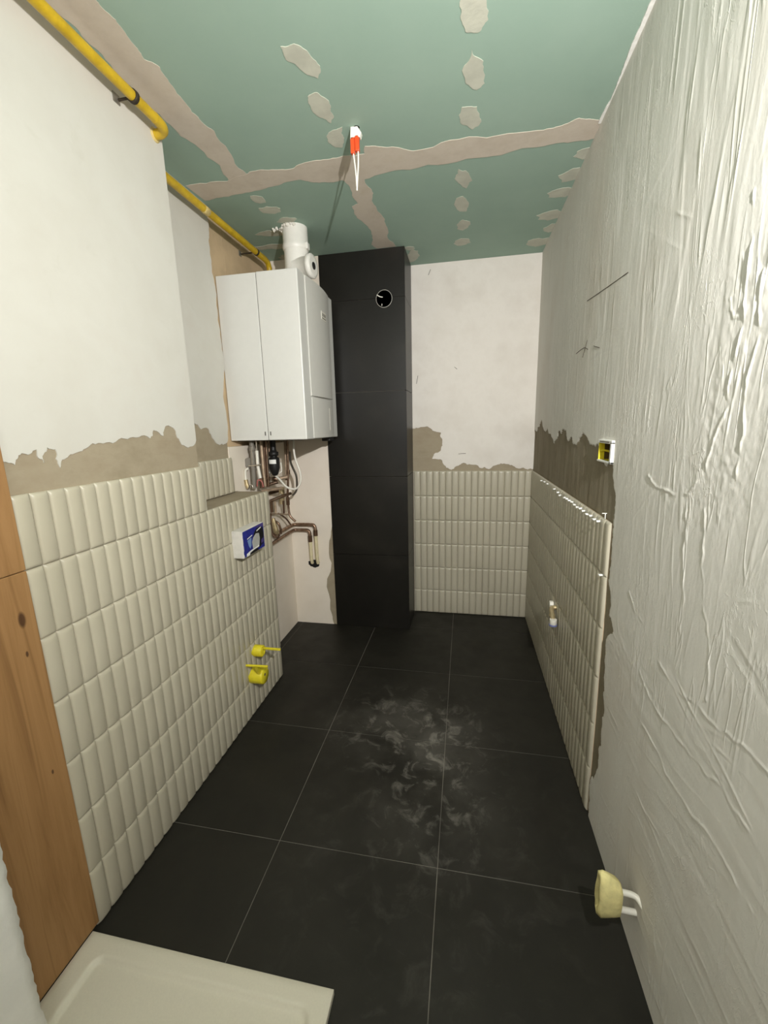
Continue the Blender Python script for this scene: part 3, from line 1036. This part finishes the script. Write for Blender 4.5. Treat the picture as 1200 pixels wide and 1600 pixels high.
for (x, y, z, wx) in ((-1.085, 1.425, 2.634, XL), (-1.268, 2.60, 2.617, XD)):
    mb = MB()
    mb.lathe((x, y, z), (0, 1, 0), [(-.007, .0178), (-.007, .0198), (.007, .0198), (.007, .0178)], 18)
    mb.tube([(x - .015, y, z - .002), (wx + .001, y, z - .002)], 0.004, 8)
    mb.build('pipe_clip', 'clip', gp)
    mb = MB()
    mb.cbox((wx + .003, y - .022, z - .016), (wx + .007, y + .006, z + .012), .001)
    mb.build('clip_plate', 'metal', gp)

# ------------------------------------------------------------------ ceiling lamp cable
lc = thing('lamp_cable', (-0.44, 1.838, ZC), 'white ceiling cable with two orange connectors hanging from the green ceiling', 'cable')
mb = MB()
mb.prism([(-.455, 2.701), (-.432, 2.704), (-.413, 2.676), (-.419, 2.660), (-.432, 2.668), (-.458, 2.660)], 1, 1.829, 1.847)
mb.build('sheath', 'white_plastic', lc)
for x, z0, z1 in ((-.4505, 2.667, 2.612), (-.4325, 2.671, 2.618)):
    mb = MB()
    mb.cbox((x - .0082, 1.829, z1), (x + .0082, 1.847, z0), .0025)
    mb.build('connector', 'orange', lc)
for pts in ([(-.4495, 1.838, 2.618), (-.446, 1.838, 2.585), (-.442, 1.838, 2.545), (-.440, 1.838, 2.497)],
            [(-.430, 1.838, 2.622), (-.4305, 1.838, 2.585), (-.434, 1.838, 2.545), (-.4405, 1.839, 2.484)]):
    mb = MB()
    mb.tube(pts, 0.0031, 8, sub=4)
    mb.build('wire', 'white_plastic', lc)
mb = MB()
mb.lathe((-.434, 1.838, ZC - .0012), (0, 0, 1), [(0, .012), (.0007, .013)], 14)
mb.build('ceiling_hole', 'hole', lc)

# ------------------------------------------------------------------ boiler
bl = thing('boiler', (-1.12, 2.58, 1.49), 'white wall hung boiler beside the black pillar', 'boiler')
bx0, bxm, bx1, by0, by1, bz0, bz1 = -1.366, -1.127, -0.888, 2.28, 2.872, 1.493, 2.392
mb = MB()
mb.cbox((bx0, by0 + .002, bz0), (bxm - .0015, by1 - .002, bz1 - .002), .003)
mb.build('rear_case', 'boiler', bl)
mb = MB()
mb.cbox((bxm + .0015, by0, bz0), (bx1, by1, bz1), .005)
mb.build('front_cover', 'boiler', bl)
mb = MB()
mb.box((bxm - .0016, by0 + .006, bz0 + .004), (bxm + .0016, by1 - .006, bz1 - .006))
mb.build('seam', 'seam', bl)


def bowed(y0, y1, z0, z1, depth, edge, n=18):
    """front panel with a gently bowed face"""
    vs, fs = [], []
    prof = []
    for k in range(n + 1):
        u = -1 + 2 * k / n
        prof.append((y0 + (y1 - y0) * k / n, bx1 + edge + (depth - edge) * (1 - u * u)))
    o = []
    for z in (z0, z1):
        for y, x in prof:
            o.append((x, y, z))
    m = n + 1
    o += [(bx1 - .001, y0, z0), (bx1 - .001, y1, z0), (bx1 - .001, y0, z1), (bx1 - .001, y1, z1)]
    mb = MB()
    mb.add(o[:2 * m], [(k, k + 1, m + k + 1, m + k) for k in range(n)], True)
    mb.add(o, [tuple([2 * m] + list(range(m)) + [2 * m + 1]), tuple([2 * m + 2] + list(range(m, 2 * m)) + [2 * m + 3]),
               (0, m, 2 * m + 2, 2 * m), (n, 2 * m + 1, 2 * m + 3, m + n)])
    return mb


bowed(2.385, 2.785, 1.742, bz1 - .004, .020, .005).build('front_panel', 'boiler_plastic', bl)
fl = bowed(2.392, 2.780, 1.497, 1.733, .018, .004).build('control_flap', 'boiler_plastic', bl)
mb = MB()
mb.cbox((bx1 + .018, 2.655, 1.54), (bx1 + .0195, 2.661, 1.68), .0005)
mb.build('flap_groove', 'white_plastic', fl)
bd = thing  # (badge below)
mb = MB()
mb.cbox((bx1 + .0185, 2.585, 2.205), (bx1 + .0225, 2.668, 2.252), .0012)
bo = mb.build('badge', 'white_plastic', bl, label='small logo badge')
for i in range(5):
    y = 2.597 + i * .0135
    mb = MB()
    mb.box((bx1 + .0222, y, 2.224), (bx1 + .0231, y + .0085, 2.242))
    mb.build('letter', 'badge', bo)
mb = MB()
mb.box((bx1 + .0222, 2.593, 2.211), (bx1 + .0231, 2.662, 2.217))
mb.build('letter', 'badge', bo)
for dx in (-.016, .018):
    mb = MB()
    mb.cbox((bxm + dx - .003, by0 - .0012, 1.520), (bxm + dx + .003, by0 + .001, 1.542), .0004)
    mb.build('latch_slot', 'seam', bl)
mb = MB()
mb.box((bx0 + .03, by0 + .02, bz0 - .004), (bx1 - .04, by1 - .02, bz0 + .002))
mb.build('underside', 'boiler_dark', bl)
mb = MB()
mb.cbox((-0.962, 2.74, 1.468), (-0.905, 2.84, 1.493), .004)
mb.build('control_knob_housing', 'black', bl)

# flue
fx, fy = -0.992, 2.555
fp = thing('flue_pipe', (fx, fy, bz1), 'white flue pipe with a side inspection tee between boiler and ceiling', 'flue pipe')
mb = MB()
mb.lathe((fx, fy, 0), (0, 0, 1), [(bz1 - .001, .070), (2.585, .070)], 32)
mb.build('pipe', 'pvc', fp)
mb = MB()
mb.lathe((fx, fy, 0), (0, 0, 1), [(2.575, .0705), (2.583, .076), (2.602, .077), (2.610, .073), (2.70, .072)], 32)
mb.build('socket', 'pvc', fp)
mb = MB()
mb.lathe((fx, fy - .02, 2.478), (1, -0.12, 0), [(.0, .056), (.085, .056), (.088, .064), (.108, .066), (.112, .062)], 28)
te = mb.build('inspection_tee', 'pvc', fp)
mb = MB()
mb.lathe((fx + .111, fy - .0335, 2.478), (1, -0.12, 0), [(0, .058), (.003, .058), (.004, .05), (.004, .022)], 28)
mb.build('cap', 'pvc', te)
mb = MB()
mb.lathe((fx + .1115, fy - .0335, 2.478), (1, -0.12, 0), [(0, .020), (.006, .020), (.007, .016)], 20)
mb.build('vent_opening', 'black', te)
mb = MB()
mb.cbox((fx + .07, fy - .03, 2.575), (fx + .084, fy + .005, 2.61), .003)
mb.build('clamp', 'pvc', fp)
mb = MB()
rr = random.Random(9)
for k in range(26):
    a = rr.uniform(2.4, 5.2)
    c = Vector((fx + math.cos(a) * .076 + rr.uniform(-.006, .004), fy + math.sin(a) * .076, 2.692 + rr.uniform(-.006, .006)))
    bm = bmesh.new()
    bmesh.ops.create_icosphere(bm, subdivisions=1, radius=rr.uniform(.005, .011))
    for v in bm.verts:
        v.co = v.co * rr.uniform(.7, 1.2) + c
    mb.bm(bm)
for k in range(7):
    c = Vector((fx - .085 - k * .006, fy - .03 + rr.uniform(-.01, .01), 2.69 + rr.uniform(-.006, .005)))
    bm = bmesh.new()
    bmesh.ops.create_icosphere(bm, subdivisions=1, radius=rr.uniform(.006, .011))
    for v in bm.verts:
        v.co = v.co * rr.uniform(.7, 1.2) + c
    mb.bm(bm)
o = mb.build('plaster_crumbs', 'crumb', fp, kind='stuff')

# ------------------------------------------------------------------ pipework under the boiler
ZB = bz0 - .0045


def pipe_thing(name, label, cat, parts, base):
    t = thing(name, base, label, cat)
    for pn, mat, pts, r, sub in parts:
        mb = MB()
        mb.tube(pts, r, 10, sub=sub)
        mb.build(pn, mat, t)
    return t


pt = pipe_thing('condensate_pipe', 'grey vertical waste pipe under the left side of the boiler', 'pipe', [
    ('pipe', 'grey_pipe', [(-1.278, 2.36, ZB), (-1.281, 2.36, 1.35), (-1.287, 2.36, 1.199)], 0.0145, 0),
    ('sensor_rod', 'chrome', [(-1.272, 2.342, 1.452), (-1.275, 2.342, 1.35)], 0.0025, 0)], (-1.287, 2.36, 1.199))
mb = MB()
mb.lathe((-1.279, 2.36, 0), (0, 0, 1), [(1.425, .0146), (1.428, .019), (1.455, .019), (1.458, .0146)], 16)
mb.build('coupling', 'grey_pipe', pt)
mb = MB()
mb.lathe((-1.310, 2.37, 1.355), (0.3, -1, 0), [(-.012, .03), (-.010, .033), (.006, .033), (.008, .03)], 20)
mb.build('rosette', 'grey_pipe', pt)
mb = MB()
mb.tube([(-1.306, 2.352, 1.338), (-1.265, 2.342, 1.34), (-1.215, 2.342, 1.347)], 0.0042, 8)
mb.build('clamp_bar', 'chrome', pt)

pipe_thing('filling_hose', 'bent pale hose beside the grey waste pipe', 'hose', [
    ('hose', 'white_plastic', [(-1.300, 2.335, 1.325), (-1.318, 2.33, 1.312), (-1.322, 2.33, 1.28), (-1.321, 2.33, 1.24), (-1.312, 2.33, 1.205)], 0.0072, 5),
    ('fitting', 'brass', [(-1.322, 2.33, 1.255), (-1.318, 2.33, 1.225), (-1.308, 2.33, 1.201)], 0.0125, 0),
    ('valve_lever', 'chrome', [(-1.300, 2.315, 1.204), (-1.285, 2.31, 1.228), (-1.272, 2.31, 1.222), (-1.268, 2.31, 1.206)], 0.0042, 4)], (-1.31, 2.33, 1.2))
pipe_thing('white_supply_pipe', 'slanting white plastic supply pipe under the boiler', 'pipe', [
    ('pipe', 'white_plastic', [(-1.248, 2.36, 1.43), (-1.250, 2.36, 1.339), (-1.240, 2.36, 1.26)], 0.0095, 0),
    ('tip', 'chrome', [(-1.248, 2.36, ZB), (-1.248, 2.36, 1.43)], 0.004, 0),
    ('valve', 'copper_dark', [(-1.238, 2.365, 1.262), (-1.236, 2.365, 1.199)], 0.014, 0),
    ('red_wire', 'pink', [(-1.258, 2.345, 1.212), (-1.252, 2.343, 1.245), (-1.238, 2.342, 1.252), (-1.222, 2.343, 1.238), (-1.218, 2.345, 1.208)], 0.0042, 5)], (-1.24, 2.36, 1.2))
pipe_thing('grey_supply_pipe', 'grey plastic pipe behind the slanting white pipe', 'pipe', [
    ('pipe', 'copper_pale', [(-1.252, 2.43, ZB), (-1.252, 2.43, 1.30), (-1.250, 2.43, 1.199)], 0.010, 0)], (-1.25, 2.43, 1.2))
pipe_thing('brown_copper_pipe', 'thick brown copper pipe left of the black siphon', 'pipe', [
    ('pipe', 'copper_dark', [(-1.262, 2.49, ZB), (-1.268, 2.49, 1.35), (-1.274, 2.49, 1.19)], 0.0135, 0),
    ('side_pipe', 'copper', [(-1.243, 2.48, ZB), (-1.247, 2.48, 1.35), (-1.250, 2.48, 1.19)], 0.006, 0),
    ('tee', 'copper', [(-1.290, 2.485, 1.245), (-1.235, 2.485, 1.245)], 0.010, 0)], (-1.27, 2.49, 1.19))
pipe_thing('drain_valve', 'small white and chrome drain valve beside the black siphon', 'valve', [
    ('stem', 'white_plastic', [(-1.246, 2.52, 1.385), (-1.248, 2.52, 1.34), (-1.251, 2.52, 1.275)], [0.007, 0.012, 0.010], 0),
    ('tail', 'chrome', [(-1.251, 2.52, 1.275), (-1.253, 2.52, 1.215)], 0.007, 0),
    ('upper_pipe', 'copper', [(-1.246, 2.52, ZB), (-1.246, 2.52, 1.385)], 0.007, 0)], (-1.25, 2.52, 1.2))

sp = thing('siphon', (-1.205, 2.50, 1.25), 'black bottle-shaped siphon with a white label under the boiler', 'siphon')
mb = MB()
mb.lathe((-1.203, 2.49, 0), (0, 0, 1), [(1.262, .012), (1.268, .019), (1.290, .027), (1.310, .034), (1.368, .035), (1.376, .032), (1.380, .022), (1.388, .022), (1.391, .031), (1.412, .031), (1.416, .022), (1.43, .018), (ZB, .018)], 24)
mb.build('bottle', 'black', sp)
mb = MB()
seg = []
for k in range(9):
    a = math.radians(-125 + k * 10)
    seg.append((-1.203 + .0356 * math.cos(a), 2.49 + .0356 * math.sin(a)))
mb.add([(x, y, z) for z in (1.340, 1.366) for x, y in seg], [(k, k + 1, 9 + k + 1, 9 + k) for k in range(8)], True)
mb.build('label_sticker', 'white_print', sp)
mb = MB()
mb.tube([(-1.162, 2.50, 1.345), (-1.160, 2.50, 1.29), (-1.178, 2.50, 1.277)], 0.004, 8, sub=3)
mb.build('side_tube', 'white_plastic', sp)

mb = MB()
mb.tube([(-1.203, 2.49, 1.262), (-1.185, 2.515, 1.232), (-1.152, 2.54, 1.180), (-1.103, 2.55, 1.165), (-1.070, 2.55, 1.187), (-1.054, 2.55, 1.233), (-1.059, 2.55, 1.288), (-1.081, 2.55, 1.357), (-1.089, 2.55, 1.421), (-1.086, 2.55, ZB)], 0.0068, 10, sub=6)
mb.build('drain_hose', 'white_plastic', sp, label='white flexible hose looping down and back up')
pipe_thing('grey_drain_hose', 'grey hose curving down behind the white hose loop', 'hose', [
    ('hose', 'grey_pipe', [(-1.207, 2.75, 1.40), (-1.205, 2.75, 1.33), (-1.190, 2.75, 1.285), (-1.170, 2.75, 1.236), (-1.167, 2.75, 1.186), (-1.181, 2.77, 1.131), (-1.205, 2.79, 1.10), (-1.235, 2.82, 1.08)], 0.0075, 6)], (-1.2, 2.75, 1.09))
pipe_thing('upper_cross_pipe', 'uppermost horizontal copper pipe below the siphon', 'pipe', [
    ('pipe', 'copper_pale', [(-1.315, 2.62, 1.222), (-1.254, 2.65, 1.222), (-1.20, 2.67, 1.232)], 0.0125, 3),
    ('collar', 'copper', [(-1.290, 2.634, 1.222), (-1.272, 2.642, 1.222)], 0.0155, 0)], (-1.26, 2.65, 1.21))
pipe_thing('middle_cross_pipe', 'short horizontal copper pipe just above the ledge end', 'pipe', [
    ('pipe', 'copper', [(-1.312, 2.575, 1.187), (-1.241, 2.60, 1.206)], 0.0125, 0)], (-1.28, 2.59, 1.18))
pipe_thing('pale_cross_pipe', 'long pale horizontal pipe passing over the cistern ledge end', 'pipe', [
    ('pipe', 'copper_pale', [(-1.306, 2.49, 1.160), (-1.24, 2.50, 1.168), (-1.17, 2.505, 1.178)], 0.0105, 3)], (-1.24, 2.5, 1.15))
mv = pipe_thing('manifold', 'copper pipe manifold with valves and a riser pipe up to the boiler', 'manifold', [
    ('valve_body', 'brass', [(-1.262, 2.70, 1.155), (-1.268, 2.70, 1.09), (-1.272, 2.70, 1.035)], [0.017, 0.021, 0.015], 3),
    ('valve_cap', 'chrome', [(-1.262, 2.685, 1.105), (-1.262, 2.668, 1.105)], 0.010, 0),
    ('inlet_pipe', 'copper_dark', [(-1.308, 2.60, 1.128), (-1.272, 2.66, 1.135)], 0.0105, 0),
    ('outlet_pipe', 'copper', [(-1.309, 2.60, 1.073), (-1.26, 2.66, 1.092), (-1.215, 2.74, 1.105)], 0.0105, 3),
    ('riser', 'copper_dark', [(-1.300, 2.60, 1.07), (-1.300, 2.60, 0.995)], 0.0095, 0),
    ('riser', 'copper_pale', [(-1.278, 2.61, 1.07), (-1.278, 2.61, 0.99)], 0.0080, 0),
    ('riser', 'copper_dark', [(-1.252, 2.69, 1.06), (-1.256, 2.69, 0.97)], 0.0075, 0),
    ('cross_tube', 'copper_pale', [(-1.305, 2.60, 0.985), (-1.27, 2.68, 0.965), (-1.243, 2.745, 0.95)], 0.006, 3),
    ('riser_pipe', 'copper', [(-1.205, 2.72, ZB), (-1.212, 2.72, 1.32), (-1.222, 2.72, 1.18), (-1.236, 2.73, 1.10), (-1.246, 2.75, 1.014), (-1.241, 2.75, 0.948), (-1.222, 2.75, 0.918), (-1.198, 2.75, 0.898)], 0.0085, 5),
    ('riser_pipe', 'copper_pale', [(-1.228, 2.73, ZB), (-1.232, 2.73, 1.32), (-1.240, 2.73, 1.20)], 0.0075, 0),
    ('coupling', 'copper', [(-1.213, 2.72, 1.275), (-1.216, 2.72, 1.245)], 0.0125, 0),
    ('coupling', 'copper_dark', [(-1.243, 2.745, 1.075), (-1.246, 2.748, 1.02)], 0.0125, 0),
    ('hose_loop', 'copper_dark', [(-1.310, 2.60, 0.985), (-1.318, 2.60, 0.93), (-1.316, 2.60, 0.86), (-1.300, 2.60, 0.825), (-1.278, 2.605, 0.815), (-1.262, 2.61, 0.835)], 0.0065, 5),
    ('drain_cock', 'brass', [(-1.292, 2.595, 0.955), (-1.288, 2.595, 0.92), (-1.280, 2.60, 0.86), (-1.272, 2.605, 0.84)], [0.010, 0.015, 0.019, 0.010], 4),
    ('spout', 'copper', [(-1.280, 2.60, 0.93), (-1.260, 2.60, 0.915), (-1.250, 2.605, 0.875), (-1.252, 2.61, 0.84)], 0.0085, 4),
    ('lower_tube', 'copper', [(-1.285, 2.66, 0.975), (-1.262, 2.72, 0.93), (-1.25, 2.78, 0.865)], 0.006, 4)], (-1.27, 2.65, 0.97))
hp = pipe_thing('heating_pipe', 'upper of the two copper heating pipes bending down into the wall', 'pipe', [
    ('pipe', 'copper', [(-1.305, 2.62, 0.828), (-1.302, 2.80, 0.829), (-1.298, 2.895, 0.831), (-1.285, 2.925, 0.832), (-1.25, 2.93, 0.832), (-1.15, 2.93, 0.832), (-1.128, 2.93, 0.824), (-1.119, 2.93, 0.800), (-1.119, 2.93, 0.76)], 0.0125, 4),
    ('coupling', 'copper_dark', [(-1.119, 2.93, 0.79), (-1.119, 2.93, 0.745)], 0.0155, 0),
    ('sleeve', 'cream_sleeve', [(-1.119, 2.93, 0.75), (-1.119, 2.932, 0.60), (-1.121, 2.94, 0.545), (-1.123, 2.955, 0.515)], 0.0125, 4)], (-1.12, 2.93, 0.52))
hp2 = pipe_thing('heating_pipe', 'lower of the two copper heating pipes bending down into the wall', 'pipe', [
    ('pipe', 'copper', [(-1.300, 2.40, 0.776), (-1.300, 2.70, 0.783), (-1.296, 2.895, 0.787), (-1.283, 2.925, 0.788), (-1.25, 2.93, 0.788), (-1.195, 2.93, 0.788), (-1.174, 2.93, 0.780), (-1.166, 2.93, 0.758), (-1.166, 2.93, 0.71)], 0.0125, 4),
    ('coupling', 'copper_dark', [(-1.166, 2.93, 0.745), (-1.166, 2.93, 0.695)], 0.0155, 0),
    ('sleeve', 'cream_sleeve', [(-1.166, 2.93, 0.70), (-1.166, 2.932, 0.60), (-1.168, 2.94, 0.545), (-1.170, 2.955, 0.515)], 0.0125, 4)], (-1.17, 2.93, 0.52))
mb = MB()
rr = random.Random(3)
poly = []
for k in range(22):
    a = 2 * math.pi * k / 22
    q = 1 + rr.uniform(-.12, .12)
    poly.append((hc[0] + math.cos(a) * hw * q, hc[1] + math.sin(a) * hh * q * (1 if math.sin(a) < 0 else .85)))
mb.prism(poly, 1, YN - 0.0036, YN + 0.001)  # flat patch with the hole's shade as its colour; wall stays uncut
mb.build('painted_opening', 'hole', wn, label='ragged patch painted dark as the hole where the heating pipes enter the wall')

# ------------------------------------------------------------------ flush plate box on the tiles
fb = thing('flush_box', (-1.13, 1.92, 0.92), 'white flush plate housing with a blue printed film on the fluted tiles', 'flush box')
fx0, fx1, fy0, fy1, fz0, fz1 = -1.137, -1.076, 1.81, 2.035, 0.922, 1.062
mb = MB()
mb.cbox((fx0, fy0, fz0), (fx1, fy1, fz1), .004)
mb.build('housing', 'foamboard', fb)
mb = MB()
rr = random.Random(2)
L_ = [(fy0 + .006 + rr.uniform(-.003, .004), fz0 + .004 + (fz1 - fz0 - .008) * k / 14) for k in range(15)]
Rr = [(fy1 - .003, fz0 + .004 + (fz1 - fz0 - .006) * k / 14) for k in range(15)]
mb.prism(L_ + Rr[::-1], 0, fx1 - .0002, fx1 + .0008)
film = mb.build('printed_film', 'blue_print', fb, label='blue and black printed protective film')


def pr(name, mat, poly, lvl=1):
    mb = MB()
    mb.prism([(fy0 + (fy1 - fy0) * u, fz0 + (fz1 - fz0) * v) for u, v in poly], 0, fx1 + .0006, fx1 + .0008 + .0004 * lvl)
    return mb.build(name, mat, film)


pr('print_area', 'black_print', [(.50, .18), (.44, .45), (.50, .72), (.62, .86), (.80, .90), (.93, .82), (.97, .55), (.95, .22), (.75, .10)], 1)
pr('print_area', 'violet_print', [(.55, .95), (.97, .98), (.975, .80), (.85, .90), (.68, .90)], 2)
pr('print_area', 'lblue_print', [(.20, .58), (.38, .64), (.36, .35), (.30, .25), (.25, .35)], 2)
pr('print_area', 'grey_print', [(.42, .20), (.40, .45), (.47, .60), (.60, .70), (.74, .66), (.76, .45), (.72, .22), (.56, .14)], 3)
pr('print_area', 'white_print', [(.20, .66), (.42, .72), (.42, .69), (.20, .63)], 3)
pr('print_area', 'white_print', [(.64, .80), (.85, .87), (.85, .83), (.64, .76)], 3)
pr('print_area', 'black_print', [(.25, .03), (.25, .12), (.62, .16), (.66, .03)], 3)
pr('print_area', 'white_print', [(.12, .03), (.13, .12), (.30, .17), (.62, .20), (.70, .22), (.70, .15), (.45, .14), (.27, .10), (.25, .03)], 4)
pr('print_area', 'violet_print', [(.82, .22), (.84, .36), (.95, .42), (.93, .24)], 2)

# ------------------------------------------------------------------ yellow toilet connection plugs
yu = thing('flush_pipe_plug', (-1.13, 1.93, 0.37), 'small yellow plug with a long handle, the upper of two on the tiles', 'plug')
ux, uy, uz = -1.137, 1.925, 0.352
mb = MB()
mb.lathe((ux, uy, uz), (1, 0, 0), [(0, .032), (.050, .032), (.054, .029), (.054, .022), (.048, .020), (.048, 0)], 24)
mb.build('cap', 'yellow', yu)
mb = MB()
mb.cbox((ux + .046, uy - .020, uz - .020), (ux + .060, uy - .008, uz + .024), .002)
mb.build('rib', 'yellow', yu)
mb = MB()
mb.cbox((ux + .040, uy + .006, uz + .004), (ux + .152, uy + .018, uz + .016), .003)
mb.build('handle', 'yellow', yu)
yl = thing('drain_plug', (-1.13, 1.88, 0.23), 'larger yellow drain plug with a cross bar, the lower of two on the tiles', 'plug')
dx_, dy_, dz_ = -1.137, 1.885, 0.228
mb = MB()
mb.lathe((dx_, dy_, dz_), (1, 0, 0), [(0, .045), (.070, .045), (.076, .041), (.076, 0)], 28)
mb.build('cap', 'yellow', yl)
mb = MB()
mb.tube([(dx_ + .004, 1.822, .322), (dx_ + .06, 1.826, .322), (dx_ + .125, 1.830, .322)], 0.0065, 12)
mb.build('cross_bar', 'yellow', yl)
mb = MB()
mb.prism([(1.828, .318), (1.842, .318), (1.866, .268), (1.848, .258), (1.830, .30)], 0, dx_ + .050, dx_ + .066)
mb.build('neck', 'yellow', yl)
mb = MB()
mb.lathe((dx_ + .0755, dy_ - .004, dz_ + .010), (1, 0, 0), [(0, .008), (.0012, .008)], 14)
mb.build('finger_hole', 'pencil', yl)

# ------------------------------------------------------------------ right wall fittings
eb = thing('socket_box', (XR, 1.643, 1.44), 'yellow plastered-in socket box with a white rim in the right wall', 'socket box')
y0, y1, z0, z1 = BX[0] - .001, BX[1] + .001, BX[2] - .001, BX[3] + .001
mb = MB()
d = 0.046
for a, b in (((XR - .004, y0, z0), (XR + d, y1, z0 + .003)), ((XR - .004, y0, z1 - .003), (XR + d, y1, z1)), ((XR - .004, y0, z0), (XR + d, y0 + .003, z1)), ((XR - .004, y1 - .003, z0), (XR + .007, y1, z1))):
    mb.box(a, b)
mb.build('shell', 'yellow_dim', eb)
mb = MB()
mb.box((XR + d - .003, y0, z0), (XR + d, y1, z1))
mb.box((XR + .007, y1 - .003, z0), (XR + d, y1, z1))  # deep end of the far side, shade painted into its colour too
mb.build('box_inner_shade', 'box_inner_shade', eb)
mb = MB()
x_ = XR - .016
for a, b in (((y0 - .004, z0 - .004), (y0 + .010, z1 + .004)), ((y0 - .004, z0 - .004), (y1 + .002, z0 + .003)), ((y0 - .004, z1 - .002), (y1 + .002, z1 + .010))):
    mb.cbox((x_, a[0], a[1]), (XR - .004, b[0], b[1]), .001)
mb.build('rim', 'white_print', eb)
mb = MB()
mb.box((x_ - .0006, y0 + .02, z1 + .001), (x_, y1 - .02, z1 + .006))
mb.build('label_print', 'grey_pipe', eb)
mb = MB()
mb.cbox((x_ + .003, y1 - .004, z0 - .003), (XR - .003, y1 + .002, z1), .001)
mb.build('side_flange', 'yellow_dim', eb)
mb = MB()
mb.tube([(XR + .03, y1 - .02, 1.438), (XR, y1 - .012, 1.445), (XR - .006, y1 - .014, 1.44)], 0.004, 7, sub=3)
mb.build('wire_stub', 'yellow_dim', eb)

ws = thing('water_stub', (0.49, 2.2, 0.54), 'brass water connection with white plug and blue-white cap on the right tiles', 'valve')
mb = MB()
mb.lathe((0.503, 2.315, 0.552), (-1, 0, 0), [(0, .018), (.022, .018), (.024, .015)], 6, smooth=False)
mb.build('white_plug', 'white_plastic', ws)
mb = MB()
mb.tube([(0.503, 2.245, 0.563), (0.478, 2.240, 0.560), (0.470, 2.20, 0.550), (0.470, 2.165, 0.530)], 0.0125, 12, sub=4)
mb.lathe((0.470, 2.185, 0.54), (0, -.9, -.5), [(-.012, .0155), (.004, .0155)], 6, smooth=False)
mb.build('brass_elbow', 'brass', ws)
mb = MB()
mb.lathe((0.470, 2.155, 0.535), (0, 0, -1), [(0, .018), (.026, .019), (.028, .017)], 18)
wc = mb.build('white_cap', 'white_plastic', ws)
mb = MB()
mb.lathe((0.470, 2.155, 0.508), (0, 0, -1), [(0, .021), (.008, .021)], 18)
mb.build('blue_ring', 'blue_cap', wc)

fo = thing('foam_capped_pipes', (0.44, 1.06, 0.15), 'two white pipe stubs ending in a yellow foam sleeve low on the right wall', 'pipe')
mb = MB()
mb.tube([(0.52, 1.02, 0.198), (0.512, 1.035, 0.205), (0.500, 1.055, 0.212), (0.475, 1.06, 0.214), (0.43, 1.06, 0.216)], 0.0085, 12, sub=4)
mb.build('pipe', 'white_plastic', fo)
mb = MB()
mb.tube([(0.525, 1.06, 0.150), (0.47, 1.06, 0.152), (0.43, 1.06, 0.154)], 0.0088, 12)
mb.build('pipe', 'white_plastic', fo)
# foam: lumpy flattened sleeve around both pipe ends
rr = random.Random(4)
vs, fs = [], []
secs = [(0.462, .012, .046), (0.460, .022, .054), (0.445, .026, .064), (0.425, .027, .072), (0.408, .025, .074), (0.400, .019, .068), (0.399, .012, .058), (0.410, .009, .05)]
n = 18
for i, (x, ry_, rz_) in enumerate(secs):
    for k in range(n):
        a = 2 * math.pi * k / n
        q = 1 + rr.uniform(-.06, .06)
        c, s2 = math.cos(a), math.sin(a)
        sq = lambda t_: math.copysign(abs(t_) ** 0.75, t_)
        vs.append((x + rr.uniform(-.002, .002), 1.06 + sq(c) * ry_ * q, 0.187 + (0.464 - x) * 0.22 + sq(s2) * rz_ * q - (0.03 * (0.45 - x) if s2 < 0 else 0)))
for i in range(len(secs) - 1):
    for k in range(n):
        fs.append((i * n + k, i * n + (k + 1) % n, (i + 1) * n + (k + 1) % n, (i + 1) * n + k))
mb = MB()
mb.add(vs, fs, True)
mb.add(vs[:n], [tuple(range(n))])
fm = mb.build('foam_sleeve', 'foam', fo)
mb = MB()
mb.add(vs[-n:], [tuple(range(n))])
mb.build('sleeve_mouth', 'hole', fm)

# tile spacers sticking out of the joints
sy = [1.632, 1.682, 1.732, 1.782, 1.833, 1.883, 1.933, 1.983, 2.034, 2.084, 2.134, 2.184, 2.285, 2.335, 2.435, 2.636, 2.736, 2.837]
mb = MB()
mb.cbox((-.013, -.0011, -.0035), (0.008, .0011, .0035), .0004)
mb.cbox((-.013, -.011, -.0011), (-.0105, .011, .0011), .0004)
sm = mb.mesh('tile_spacer', 'white_print')
rr = random.Random(6)
ORD = 'first second third fourth fifth sixth seventh eighth ninth tenth eleventh twelfth thirteenth fourteenth fifteenth sixteenth seventeenth eighteenth'.split()
for i, y in enumerate(sy):
    o = link('tile_spacer', sm, label='%s white spacer from the near end along the top row of right tiles' % ORD[i], cat='tile spacer', group='spacers along the top tile row')
    o.location = (0.500, y + rr.uniform(-.002, .002), 1.184 + rr.uniform(-.006, .004))
    o.rotation_euler = (rr.uniform(-.4, .3), rr.uniform(-.25, .25), rr.uniform(-.2, .2))
o = link('tile_spacer', sm, label='white cross spacer at the outer edge between first and second tile rows', cat='tile spacer')
o.location = (0.499, 1.556, 1.002)
o.rotation_euler = (0, 0, 0)
o = link('tile_spacer', sm, label='white spacer standing on the top corner of the right tile panel', cat='tile spacer')
o.location = (0.505, 1.60, 1.211)
o.rotation_euler = (1.57, 1.57, 0)
